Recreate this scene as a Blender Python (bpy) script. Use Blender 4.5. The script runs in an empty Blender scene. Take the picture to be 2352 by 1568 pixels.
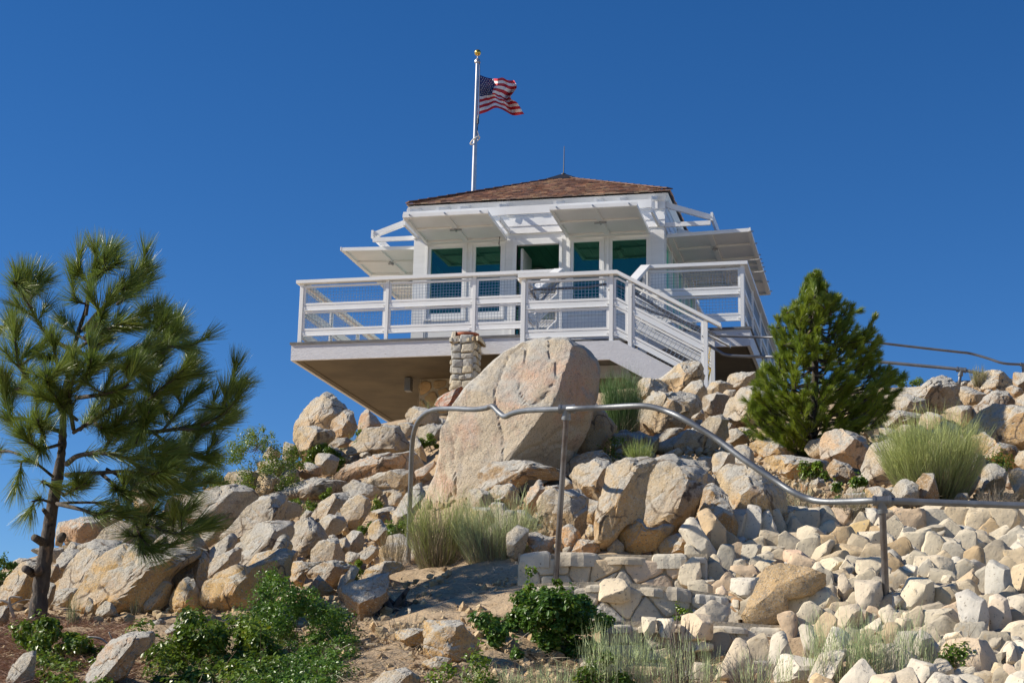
import bpy, math, random
import numpy as np
from mathutils import Vector, Matrix, noise as mnoise
rng = np.random.RandomState(7)
scene = bpy.context.scene
COL = scene.collection
RAD = math.radians
V = lambda *a: np.array(a, float)

# ------------------------------------------------------------------ camera
PW, PH, FPX = 2352.0, 1568.0, 3911.227
YAW, PITCH, ROLL = -0.232805, 0.235754, 0.021303
CAM = V(9.67664, -25.23995, -6.34179)
FW = V(math.sin(YAW)*math.cos(PITCH), math.cos(YAW)*math.cos(PITCH), math.sin(PITCH))
_r = V(math.cos(YAW), -math.sin(YAW), 0); _u = np.cross(_r, FW)
CR = _r*math.cos(ROLL)+_u*math.sin(ROLL); CU = -_r*math.sin(ROLL)+_u*math.cos(ROLL)
cam_d = bpy.data.cameras.new('camera'); cam = bpy.data.objects.new('camera', cam_d); COL.objects.link(cam)
cam_d.sensor_width = 36; cam_d.lens = FPX/PW*36; cam_d.clip_end = 6000; cam_d.clip_start = .1
M = Matrix(((CR[0], CU[0], -FW[0], CAM[0]), (CR[1], CU[1], -FW[1], CAM[1]), (CR[2], CU[2], -FW[2], CAM[2]), (0, 0, 0, 1)))
cam.matrix_world = M; scene.camera = cam
def ray(x, y): return FW+CR*(x-PW/2)/FPX-CU*(y-PH/2)/FPX
def at(x, y, d): return CAM+ray(x, y)*d
def onY(x, y, Y): r = ray(x, y); return CAM+r*((Y-CAM[1])/r[1])
def px2m(d): return d/FPX

# ------------------------------------------------------------------ light
SUN = V(-.80, -.205, .56); SUN /= np.linalg.norm(SUN)
sl = bpy.data.lights.new('sun', 'SUN'); sl.energy = 5.0; sl.angle = RAD(.5); sl.color = (1, .92, .79)
so = bpy.data.objects.new('sun', sl); COL.objects.link(so)
so.rotation_euler = Vector(SUN).to_track_quat('Z', 'Y').to_euler(); so.location = (-30, -20, 40)
w = bpy.data.worlds.new('World'); scene.world = w; w.use_nodes = True
nt = w.node_tree; nt.nodes.clear()
sky = nt.nodes.new('ShaderNodeTexSky'); sky.sky_type = 'NISHITA'; sky.sun_disc = False
sky.sun_elevation = math.asin(SUN[2]); sky.sun_rotation = math.atan2(SUN[0], SUN[1])
sky.altitude = 2400; sky.air_density = 1.0; sky.dust_density = 0.0; sky.ozone_density = 4.0
bg = nt.nodes.new('ShaderNodeBackground'); bg.inputs['Strength'].default_value = .088
out = nt.nodes.new('ShaderNodeOutputWorld')
hs = nt.nodes.new('ShaderNodeHueSaturation'); hs.inputs['Saturation'].default_value = 1.26; hs.inputs['Hue'].default_value = .506; nt.links.new(sky.outputs[0], hs.inputs['Color']); nt.links.new(hs.outputs[0], bg.inputs[0]); nt.links.new(bg.outputs[0], out.inputs[0])
scene.view_settings.view_transform = 'Standard'; scene.view_settings.look = 'None'
scene.view_settings.exposure = .42; scene.view_settings.gamma = 1
scene.render.engine = 'CYCLES'

# ------------------------------------------------------------------ materials
def mat(name, col, rough=.6, metal=0.0, col2=None, nscale=3.0, speck=None, bump=0.0, bscale=30., attr=None, obj=False,
        spec=.5, detail=6, stretch=None, streak=None, extra=None):
    m = bpy.data.materials.new(name); m.use_nodes = True; t = m.node_tree; N = t.nodes; L = t.links
    b = N['Principled BSDF']; b.inputs['Roughness'].default_value = rough; b.inputs['Metallic'].default_value = metal
    b.inputs['Specular IOR Level'].default_value = spec
    tc = N.new('ShaderNodeTexCoord'); mp = N.new('ShaderNodeMapping'); L.new(tc.outputs['Object'], mp.inputs[0])
    if stretch: mp.inputs['Scale'].default_value = stretch
    cur = None
    def rgb(c):
        n = N.new('ShaderNodeRGB'); n.outputs[0].default_value = (*c, 1); return n.outputs[0]
    def mix(f, a, c, mode='MIX'):
        n = N.new('ShaderNodeMix'); n.data_type = 'RGBA'; n.blend_type = mode
        if isinstance(f, float): n.inputs[0].default_value = f
        else: L.new(f, n.inputs[0])
        L.new(a, n.inputs[6]); L.new(c, n.inputs[7]); return n.outputs[2]
    def noise(s, d=detail, r=.6):
        n = N.new('ShaderNodeTexNoise'); n.inputs['Scale'].default_value = s; n.inputs['Detail'].default_value = d
        n.inputs['Roughness'].default_value = r; L.new(mp.outputs[0], n.inputs[0]); return n.outputs[0]
    def ramp(f, a, c):
        n = N.new('ShaderNodeMapRange'); n.inputs[1].default_value = a; n.inputs[2].default_value = c; L.new(f, n.inputs[0]); return n.outputs[0]
    cur = rgb(col)
    if col2: cur = mix(ramp(noise(nscale), .38, .62), cur, rgb(col2))
    if streak: cur = mix(ramp(noise(streak[1]), streak[2], streak[3]), cur, rgb(streak[0]))
    if speck:
        for (c, s, a, e) in speck: cur = mix(ramp(noise(s, 2, .5), a, e), cur, rgb(c))
    if attr:
        n = N.new('ShaderNodeAttribute'); n.attribute_name = attr; cur = mix(1.0, cur, n.outputs['Color'], 'MULTIPLY')
    if obj:
        n = N.new('ShaderNodeObjectInfo'); cur = mix(1.0, cur, n.outputs['Color'], 'MULTIPLY')
    L.new(cur, b.inputs['Base Color'])
    if bump:
        bn = N.new('ShaderNodeBump'); bn.inputs['Strength'].default_value = bump; bn.inputs['Distance'].default_value = .02
        L.new(noise(bscale, 5, .65), bn.inputs['Height']); L.new(bn.outputs[0], b.inputs['Normal'])
    if extra: extra(m, N, L, b, mp, mix, noise, ramp, rgb)
    return m
MT = {}
MT['white'] = mat('white_paint', (.80, .80, .79), .42, col2=(.75, .755, .75), nscale=2.5, bump=.05, bscale=60)
MT['whitewood'] = mat('white_board_paint', (.79, .79, .78), .55, col2=(.72, .72, .70), nscale=1.2, bump=.12, bscale=25, stretch=(1, 1, 6))
MT['grey'] = mat('grey_board_paint', (.60, .605, .64), .5, col2=(.55, .555, .59), nscale=4, bump=.5, bscale=14, stretch=(2, 2, 9),
                 speck=[((.36, .35, .34), 7, .68, .75)])
MT['nosing'] = mat('dark_grey_decking', (.10, .10, .105), .7, col2=(.15, .15, .15), nscale=8, bump=.2)
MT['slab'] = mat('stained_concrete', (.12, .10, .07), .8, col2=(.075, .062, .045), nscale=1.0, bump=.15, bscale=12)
MT['green'] = mat('dark_green_paint', (.03, .18, .11), .45, col2=(.025, .15, .09), nscale=2)
MT['ceil'] = mat('green_ceiling_boards', (.035, .24, .13), .4, col2=(.03, .20, .11), nscale=1)
MT['shingle'] = mat('cedar_shingle', (.80, .78, .76), .8, col2=(1, .98, .95), nscale=9, attr='Col', bump=.5, bscale=60)
MT['darkmetal'] = mat('dark_metal', (.035, .034, .035), .45, .4)
MT['galv'] = mat('galvanised_steel', (.25, .262, .275), .5, .7, col2=(.18, .19, .20), nscale=6, bump=.06, bscale=50,
                 streak=((.15, .12, .10), 9, .62, .74))
MT['rustpipe'] = mat('weathered_steel_pipe', (.21, .20, .195), .45, .7, col2=(.14, .115, .10), nscale=7, bump=.12, bscale=60,
                     streak=((.10, .05, .03), 5, .56, .70))
MT['greypipe'] = mat('grey_painted_pipe', (.16, .165, .18), .4, .2, col2=(.12, .125, .14), nscale=5)
MT['wire'] = mat('galvanised_wire', (.40, .41, .43), .35, .9)
MT['pole'] = mat('aluminium_pole', (.62, .60, .58), .32, .8, col2=(.50, .49, .48), nscale=2)
MT['gold'] = mat('gold_ball', (.62, .43, .10), .3, .9)
MT['rope'] = mat('white_rope', (.7, .69, .65), .8)
MT['red'] = mat('flag_red', (.50, .015, .03), .7, bump=.1, bscale=15)
MT['fwhite'] = mat('flag_white', (.78, .77, .78), .7, bump=.1, bscale=15)
MT['blue'] = mat('flag_blue', (.018, .028, .13), .7, bump=.1, bscale=15)
MT['terracotta'] = mat('terracotta', (.42, .13, .06), .7, col2=(.36, .11, .055), nscale=5)
MT['mortar'] = mat('mortar', (.45, .39, .30), .95, col2=(.33, .28, .21), nscale=6, bump=.9, bscale=40)
MT['yellow'] = mat('yellow_chain', (.72, .45, .02), .45)
MT['curtain'] = mat('teal_blind', (.03, .22, .24), .7)
def glass_mat():
    m = bpy.data.materials.new('window_glass'); m.use_nodes = True; t = m.node_tree; N = t.nodes; L = t.links; N.clear()
    o = N.new('ShaderNodeOutputMaterial'); mx = N.new('ShaderNodeMixShader'); tr = N.new('ShaderNodeBsdfTransparent')
    gl = N.new('ShaderNodeBsdfGlossy'); gl.inputs['Roughness'].default_value = .01; gl.inputs['Color'].default_value = (.34, .85, .70, 1)
    tr.inputs['Color'].default_value = (.32, .66, .58, 1)
    fr = N.new('ShaderNodeFresnel'); fr.inputs[0].default_value = 1.5
    mu = N.new('ShaderNodeMath'); mu.operation = 'MULTIPLY_ADD'; mu.inputs[1].default_value = 1.8; mu.inputs[2].default_value = .05
    L.new(fr.outputs[0], mu.inputs[0]); L.new(mu.outputs[0], mx.inputs[0]); L.new(tr.outputs[0], mx.inputs[1]); L.new(gl.outputs[0], mx.inputs[2])
    L.new(mx.outputs[0], o.inputs[0]); return m
MT['glass'] = glass_mat()

# ------------------------------------------------------------------ object helpers
def worldloc(o):
    p = V(0, 0, 0)
    while o is not None: p = p+V(*o.location); o = o.parent
    return p
def tag(o, label=None, cat=None, group=None, kind=None):
    if label: o['label'] = label
    if cat: o['category'] = cat
    if group: o['group'] = group
    if kind: o['kind'] = kind
    return o
def thing(name, loc, label, cat, group=None):
    o = bpy.data.objects.new(name, None); o.empty_display_size = .2; o.location = tuple(float(x) for x in loc); COL.objects.link(o)
    return tag(o, label, cat, group)
def mesh_obj(name, verts, faces, mats, parent=None, loc=None, midx=None, cols=None, smooth=False, auto=None):
    verts = np.asarray(verts, float)
    if parent is not None: off = worldloc(parent)
    elif loc is not None: off = V(*loc)
    else: off = V(0, 0, 0)
    me = bpy.data.meshes.new(name); me.from_pydata((verts-off).tolist(), [], faces if isinstance(faces, list) else faces.tolist())
    for m in (mats if isinstance(mats, (list, tuple)) else [mats]): me.materials.append(MT[m] if isinstance(m, str) else m)
    if midx is not None: me.polygons.foreach_set('material_index', np.asarray(midx, np.int32))
    if cols is not None:
        a = me.color_attributes.new('Col', 'FLOAT_COLOR', 'POINT')
        c = np.ones((len(verts), 4), np.float32); c[:, :3] = cols; a.data.foreach_set('color', c.ravel())
    if smooth: me.polygons.foreach_set('use_smooth', np.ones(len(me.polygons), bool))
    me.update()
    o = bpy.data.objects.new(name, me); COL.objects.link(o)
    if parent is not None: o.parent = parent
    elif loc is not None: o.location = tuple(float(x) for x in loc)
    if auto and smooth:
        try: me.set_sharp_from_angle(angle=RAD(auto))
        except Exception: pass
    return o
class MB:
    def __init__(s, T=None): s.v = []; s.f = []; s.mi = []; s.c = []; s.T = T; s.col = (1, 1, 1); s.m = 0
    def pt(s, p):
        s.v.append(tuple(s.T(*p)) if s.T else tuple(p)); s.c.append(s.col); return len(s.v)-1
    def face(s, idx): s.f.append(list(idx)); s.mi.append(s.m)
    def hexa(s, P):
        i = [s.pt(p) for p in P]
        for q in ((0, 3, 2, 1), (4, 5, 6, 7), (0, 1, 5, 4), (1, 2, 6, 5), (2, 3, 7, 6), (3, 0, 4, 7)): s.face([i[k] for k in q])
    def box(s, x0, x1, y0, y1, z0, z1):
        s.hexa([(x0, y0, z0), (x1, y0, z0), (x1, y1, z0), (x0, y1, z0), (x0, y0, z1), (x1, y0, z1), (x1, y1, z1), (x0, y1, z1)]); return s
    def bar(s, p, q, w, h, up=(0, 0, 1)):
        p = V(*p); q = V(*q); d = q-p; d /= np.linalg.norm(d); sd = np.cross(d, V(*up)); sd /= np.linalg.norm(sd); u = np.cross(sd, d)
        P = []
        for e in (p, q):
            for (a, b) in ((-1, -1), (1, -1), (1, 1), (-1, 1)): P.append(tuple(e+sd*a*w/2+u*b*h/2))
        s.hexa([P[0], P[1], P[2], P[3], P[4], P[5], P[6], P[7]]); return s
    def tube(s, pts, r, n=8, cap=True):
        pts = [V(*p) for p in pts]; rs = r if hasattr(r, '__len__') else [r]*len(pts); rings = []; prev = None
        for k, p in enumerate(pts):
            d = pts[min(k+1, len(pts)-1)]-pts[max(k-1, 0)]; d /= (np.linalg.norm(d)+1e-9)
            if prev is None:
                a = V(0, 0, 1) if abs(d[2]) < .9 else V(1, 0, 0); sd = np.cross(d, a)
            else: sd = prev-d*(prev@d)
            sd /= (np.linalg.norm(sd)+1e-9); prev = sd; u = np.cross(sd, d)
            rings.append([s.pt(p+(sd*math.cos(t)+u*math.sin(t))*rs[k]) for t in np.arange(n)*2*math.pi/n])
        for a, b in zip(rings[:-1], rings[1:]):
            for k in range(n): s.face((a[k], b[k], b[(k+1) % n], a[(k+1) % n]))
        if cap: s.face(rings[0]); s.face(rings[-1][::-1])
        return s
    def lathe(s, c, prof, n=20):
        rings = [[s.pt((c[0]+r*math.cos(t), c[1]+r*math.sin(t), c[2]+z)) for t in np.arange(n)*2*math.pi/n] for r, z in prof]
        for a, b in zip(rings[:-1], rings[1:]):
            for k in range(n): s.face((a[k], a[(k+1) % n], b[(k+1) % n], b[k]))
        s.face(rings[0][::-1]); s.face(rings[-1]); return s
    def build(s, name, mats, parent=None, loc=None, smooth=False, col=False, auto=None):
        return mesh_obj(name, s.v, s.f, mats, parent, loc, s.mi, s.c if col else None, smooth, auto)
def smooth_path(pts, n=8):
    pts = [V(*p) for p in pts]; P = [2*pts[0]-pts[1]]+pts+[2*pts[-1]-pts[-2]]; o = []
    for i in range(1, len(P)-2):
        a, b, c, d = P[i-1:i+3]
        for t in np.arange(n)/n: o.append(.5*((2*b)+(c-a)*t+(2*a-5*b+4*c-d)*t*t+(3*b-a-3*c+d)*t**3))
    o.append(pts[-1]); return o
# ================================================================== LOOKOUT CABIN
X0, X1, Y0, Y1 = 1.577, 5.847, 1.587, 5.857; C = 4.27; DW = 7.424; DD = 7.43
SIDES = {  # local (a along wall, b outward, h up) -> world
 'front': (lambda a, b, h: (X0+a, Y0-b, h)), 'back': (lambda a, b, h: (X1-a, Y1+b, h)),
 'right': (lambda a, b, h: (X1+b, Y0+a, h)), 'left': (lambda a, b, h: (X0-b, Y1-a, h))}
cabin = thing('lookout_cabin', ((X0+X1)/2, (Y0+Y1)/2, 0), 'white fire lookout cabin with brown shingle roof and propped open shutters on the rocky summit', 'cabin')
def openings(side):
    if side == 'front':
        return [(.232, .898, .716, 2.004, 'w'), (1.019, 1.564, .716, 2.004, 'w'), (1.789, 2.523, .02, 1.942, 'd'), (2.708, 3.256, .716, 2.004, 'w'), (3.364, 4.047, .716, 2.004, 'w')]
    return [(.232, .898, .716, 2.004, 'w'), (1.019, 1.60, .716, 2.004, 'w'), (1.80, 2.47, .716, 2.004, 'w'), (2.67, 3.251, .716, 2.004, 'w'), (3.372, 4.038, .716, 2.004, 'w')]
for side, T in SIDES.items():
    ops = openings(side); wb = MB(T)
    def wallbox(a0, a1, h0, h1):
        if a1-a0 < .002 or h1-h0 < .002: return
        wb.m = 0; wb.box(a0, a1, -.06, 0, h0, h1); wb.m = 1; wb.box(a0, a1, -.10, -.0602, h0, h1)
    ca = .10; cur = ca
    for (a0, a1, h0, h1, k) in ops:
        wallbox(cur, a0, 0, 2.144); wallbox(a0, a1, 0, h0); wallbox(a0, a1, h1, 2.144); cur = a1
    wallbox(cur, C-ca, 0, 2.144)
    # flat trim boards between the windows and below the sills
    wb.m = 0; edges = [(.20, .232)]+[(a1, b0) for (a1, b0) in zip([x[1] for x in ops[:-1]], [x[0] for x in ops[1:]])]+[(ops[-1][1], C-.20)]
    for e0, e1 in edges:
        wb.box(e0+.03, e1-.03, .0005, .012, .10, 2.09)
    wb.box(.20, C-.20, .0005, .016, 0.0, .10) if side != 'front' else (wb.box(.20, 1.70, .0005, .016, 0, .10), wb.box(2.60, C-.20, .0005, .016, 0, .10))
    wall = wb.build('wall', ['whitewood', 'green'], cabin)
    up = MB(T)                                                     # lapped boards above the windows
    for h0, h1 in ((2.144, 2.268), (2.270, 2.447), (2.449, 2.600)):
        bo = .034; up.hexa([(-bo, -.06, h0), (C+bo, -.06, h0), (C+bo, bo, h0), (-bo, bo, h0), (-bo, -.06, h1), (C+bo, -.06, h1), (C+bo, bo-.012, h1), (-bo, bo-.012, h1)]) if side in ('front', 'back') else \
            up.hexa([(.062, -.06, h0), (C-.062, -.06, h0), (C-.062, bo, h0), (.062, bo, h0), (.062, -.06, h1), (C-.062, -.06, h1), (C-.062, bo-.012, h1), (.062, bo-.012, h1)])
    up.build('siding', ['white'], cabin)
    fl = MB(T)                                                     # flared board under the eave
    fl.hexa([(-.034, .0, 2.601), (C+.034, .0, 2.601), (C+.034, .034, 2.590), (-.034, .034, 2.590), (-.085, .0, 2.715), (C+.085, .0, 2.715), (C+.085, .092, 2.705), (-.085, .092, 2.705)])
    fl.build('soffit', ['white'], cabin)
    for (a0, a1, h0, h1, k) in ops:
        if k == 'w':
            f = MB(T); s_ = .055
            for (p, q, r_, z) in ((a0, a0+s_, h0, h1), (a1-s_, a1, h0, h1), (a0+s_, a1-s_, h1-.053, h1), (a0+s_, a1-s_, h0, h0+.09)):
                f.box(p, q, -.055, .006, r_, z)
            for (p, q, r_, z) in ((a0-.028, a0+.004, h0-.03, h1+.03), (a1-.004, a1+.028, h0-.03, h1+.03), (a0+.004, a1-.004, h1+.002, h1+.03), (a0+.004, a1-.004, h0-.03, h0-.002)):
                f.box(p, q, .013, .026, r_, z)
            win = f.build('window', ['white'], cabin)
            MB(T).box(a0+s_-.01, a1-s_+.01, -.034, -.030, h0+.08, h1-.045).build('pane', ['glass'], win)
for k, (x, y) in enumerate(((X0, Y0), (X1, Y0), (X0, Y1), (X1, Y1))):
    p = MB(); sx = 1 if x == X0 else -1; sy = 1 if y == Y0 else -1
    xa, xb = sorted((x-.018*sx, x+.20*sx)); ya, yb = sorted((y-.018*sy, y+.0*sy+.10*sy)); p.box(xa, xb, ya, yb, 0, 2.143)
    xa, xb = sorted((x-.016*sx, x+.09*sx)); ya, yb = sorted((y+.102*sy, y+.20*sy)); p.box(xa, xb, ya, yb, 0, 2.142)
    p.build('corner_post', ['whitewood'], cabin)
df = MB(SIDES['front'])
for b in ((1.722, 1.789, .001, .03, 0, 2.03), (2.523, 2.570, .001, .03, 0, 2.03), (1.789, 2.523, .001, .03, 1.943, 2.03), (1.770, 1.789, -.10, .0, 0, 1.94), (2.5232, 2.54, -.10, .0, 0, 1.94)): df.box(*b)
dfr = df.build('door_frame', ['white'], cabin)
dd = MB(); dd.box(X0+1.83, X0+1.872, Y0+.12, Y0+.80, .04, 1.92)
door = dd.build('door', ['white'], cabin)
MB().box(X0+1.795, X0+1.829, Y0+.10, Y0+.118, 1.62, 1.74).build('hinge', ['darkmetal'], door); MB().box(X0+1.79, X0+1.822, Y0+.10, Y0+.118, .5, .6).build('hinge', ['darkmetal'], door)
cb = MB()
for i in range(28):
    x = X0+.11+i*.1446; cb.box(x, x+.138, Y0+.11, Y1-.11, 2.10, 2.125)
cb.m = 1; cb.box(X0+.1, X1-.1, Y0+.1, Y1-.1, 2.126, 2.14)
cb.build('ceiling', ['ceil', 'green'], cabin)
MB().box(X0+.1, X1-.1, Y0+.1, Y1-.1, .004, .03).build('floor', ['nosing'], cabin)
l = MB(); l.lathe((4.05, 3.4, 1.70), [(.17, 0), (.16, .02), (.10, .12), (.04, .17)], 20); l.tube([(4.05, 3.4, 1.86), (4.05, 3.4, 2.099)], .012)
tag(l.build('pendant_lamp', ['green'], loc=(4.05, 3.4, 2.09)), 'round green shaded lamp hanging from the cabin ceiling inside the open doorway', 'lamp')
l = MB(); l.lathe((3.3, 3.6, 2.06), [(.13, 0.0), (.14, .02), (.12, .038)], 24)
tag(l.build('ceiling_lamp', ['fwhite'], loc=(3.3, 3.6, 2.06)), 'flat round white lamp on the green ceiling inside the cabin', 'lamp')

# shutters, beams and outriggers on every side
def shutter(T, a0, a1):
    L_ = 1.40; T2 = lambda a, b, h: T(a, b, 2.062+.027*b+h)
    s = MB(T2); s.box(a0, a1, .03, L_, .0, .022)
    w_ = .085; t0 = -.038
    for (p, q, u, z) in ((a0, a0+.05, .03, L_), (a1-.05, a1, .03, L_), (a0+.05, a1-.05, L_-.05, L_), (a0+.05, a1-.05, .03, .03+w_)): s.box(p, q, u, z, t0, -.0005)
    s.box(a0-.004, a1+.004, L_+.0005, L_+.022, -.03, .03)
    o = s.build('shutter', ['white'], cabin)
    am = (a0+a1)/2; bt = MB(T2); bt.box(am-.045, am+.045, .03+w_, L_-.05, t0+.004, -.001)
    bt.box(a0+.05, am-.045, .70, .78, t0+.006, -.0015); bt.box(am+.045, a1-.05, .70, .78, t0+.006, -.0015)
    bt.build('batten', ['white'], o)
    lt = MB(T2); lt.box(am-.10, am+.10, .725, .75, t0-.022, t0-.001); lt.box(am-.012, am+.012, .69, .79, t0-.03, t0-.003)
    lt.build('latch', ['wire'], o)
    for aa in (a0+.12, am, a1-.12): MB(T2).bar((aa, L_+.018, .0), (aa, L_+.06, .0), .02, .02, (1, 0, 0)).build('bolt', ['wire'], o)
    return o
for side, T in SIDES.items():
    spans = [(.201, 1.628), (2.645, 4.055)] if side == 'front' else ([(.21, 1.84), (1.87, 2.62), (2.66, 4.27)] if side == 'right' else [(.0, 1.61), (1.65, 2.4), (2.44, 4.06)])
    for a0, a1 in spans: shutter(T, a0, a1)
    bm = MB(T); bm.box(.02, 4.20, .785, .825, 2.225, 2.365); bm.build('beam', ['white'], cabin)
    for a in (.03, 1.66, 2.60, 4.20):
        b_ = MB(T); b_.box(a-.02, a+.02, .035, .784, 2.148, 2.222); b_.build('outrigger', ['white'], cabin)
    for a in ((.10, .60, .97, 1.64, 2.60, 3.27, 3.66, 4.17) if side == 'front' else (.12, 1.6, 2.7, 4.12)):
        tb = .05 if side == 'front' else .085; b_ = MB(T); b_.bar((a, .035, 2.63 if side == 'front' else 2.56), (a, .79, 2.405 if side == 'front' else 2.30), tb, tb, (0, 0, 1)); b_.box(a-.02, a+.02, .062, .085, 2.45, 2.625)
        b_.build('brace', ['white'], cabin)
MB().bar((3.13, 1.30, 2.02), (3.13, 1.30, 1.80), .008, .008, (1, 0, 0)).bar((3.14, 1.30, 2.02), (3.12, 1.28, 1.88), .006, .006, (1, 0, 0)).build('hook', ['darkmetal'], cabin)
gut = MB(); gut.tube(smooth_path([(1.50, 1.50, 2.69), (1.46, 1.47, 2.66), (1.46, 1.48, 2.60), (1.53, 1.53, 2.57)], 4), .012, 6); gut.build('conduit', ['white'], cabin)

# roof: real shingles laid course by course on four slopes
APX = V((X0+X1)/2, (Y0+Y1)/2, 3.85); EO = .12; EZ = 2.715; HW = C/2+EO
roofb = MB(); cs = [(APX[0]+sx*HW, APX[1]+sy*HW, EZ) for sx, sy in ((-1, -1), (1, -1), (1, 1), (-1, 1))]
roofb.m = 0; i = [roofb.pt(p) for p in cs]+[roofb.pt(tuple(APX-V(0, 0, .01)))]
for k in range(4): roofb.face((i[k], i[(k+1) % 4], i[4]))
roofb.face((i[3], i[2], i[1], i[0]))
roof = roofb.build('roof', ['darkmetal'], cabin)
sh = MB(); SL = math.hypot(HW, APX[2]-EZ); NR = 24; ex = SL/NR
for (dx, dy) in ((0, -1), (1, 0), (0, 1), (-1, 0)):
    tx, ty = -dy, dx
    sd = V((APX[2]-EZ)/SL*dx, (APX[2]-EZ)/SL*dy, HW/SL)            # slope normal
    dn = V(HW/SL*dx, HW/SL*dy, -(APX[2]-EZ)/SL)                     # down-slope
    tt = V(tx, ty, 0)
    for r_ in range(NR):
        s1 = SL-(r_)*ex+.012; s0 = s1-ex*1.35; wd = max(.04, (s1/SL)*HW)
        a = -wd-rng.rand()*.05
        while a < wd:
            ww = rng.uniform(.07, .17); b = min(a+ww, wd+.02); aa = max(a, -wd-.02)
            if b-aa > .02:
                c = np.array([(.40, .215, .135), (.33, .18, .12), (.44, .26, .165), (.26, .155, .115), (.52, .34, .21), (.36, .215, .155)][rng.randint(6)])*np.array((1.3, 1.5, 1.68))*rng.uniform(.75, 1.2); sh.col = tuple(c)
                hh = .026+rng.rand()*.012; jt = rng.uniform(-.010, .010)
                k0 = (max(s0, 0)/max(s1, .01))
                P = []
                for (ss, kk, h0, h1) in ((s1+jt, 1, hh-.018, hh), (max(s0, 0), max(k0, .02), -.002, .004)):
                    for (aa_, hq) in ((aa, h0), (b-.004, h0), (b-.004, h1), (aa, h1)):
                        P.append(tuple(APX+dn*ss+tt*(aa_*(kk if abs(aa_) > wd*.9 else 1))+sd*hq))
                sh.hexa([P[0], P[1], P[2], P[3], P[4], P[5], P[6], P[7]])
            a += ww
for k, (sx, sy) in enumerate(((-1, -1), (1, -1), (1, 1), (-1, 1))):
    e = V(APX[0]+sx*(HW+.01), APX[1]+sy*(HW+.01), EZ+.035); n = 17
    for j in range(n):
        p = e+(APX-e)*(j/n); q = e+(APX-e)*((j+1.35)/n); sh.col = tuple(np.array((.16, .085, .06))*rng.uniform(.7, 1.2))
        sh.bar(p+V(0, 0, .02), q+V(0, 0, .004), .13, .018)
sh.build('shingles', ['shingle'], roof, col=True)
rc = MB(); rc.hexa([(APX[0]-.30, APX[1]-.30, 3.74), (APX[0]+.30, APX[1]-.30, 3.74), (APX[0]+.30, APX[1]+.30, 3.74), (APX[0]-.30, APX[1]+.30, 3.74),
    (APX[0]-.05, APX[1]-.05, 3.905), (APX[0]+.05, APX[1]-.05, 3.905), (APX[0]+.05, APX[1]+.05, 3.905), (APX[0]-.05, APX[1]+.05, 3.905)])
rc.build('roof_cap', ['darkmetal'], roof)
MB().tube([(APX[0], APX[1], 3.90), (APX[0]+.005, APX[1], 4.46)], [.011, .006], 6).lathe((APX[0], APX[1], 3.9), [(.05, 0), (.04, .03), (.015, .04)], 10).build('lightning_rod', ['darkmetal'], cabin)

# ================================================================== DECK
deck = thing('observation_deck', (DW/2, DD/2, -.3), 'wide grey fascia deck slab carrying the white lookout cabin and overhanging the rocks', 'deck')
MB().box(-.0, DW, 0, DD, -.036, 0).build('deck_floor', ['nosing'], deck)
for b in ((.022, DW-.022, .022, .072, -.296, -.0362), (.022, DW-.022, DD-.072, DD-.022, -.296, -.0362), (.0225, .072, .0722, DD-.0722, -.297, -.0362), (DW-.072, DW-.0225, .0722, DD-.0722, -.297, -.0362)):
    MB().box(*b).build('fascia_board', ['grey'], deck)
u = MB(); u.box(.0725, DW-.0725, .0725, DD-.0725, -.285, -.0364); u.box(.11, DW-.11, .11, .17, -.2955, -.2851); u.box(.11, .17, .171, DD-.11, -.2955, -.2851); u.box(DW-.17, DW-.11, .171, DD-.11, -.2955, -.2851)
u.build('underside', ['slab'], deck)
MB().box(1.50, 1.60, 1.50, 1.66, -.52, -.30).build('junction_box', ['greypipe'], deck)

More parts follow.
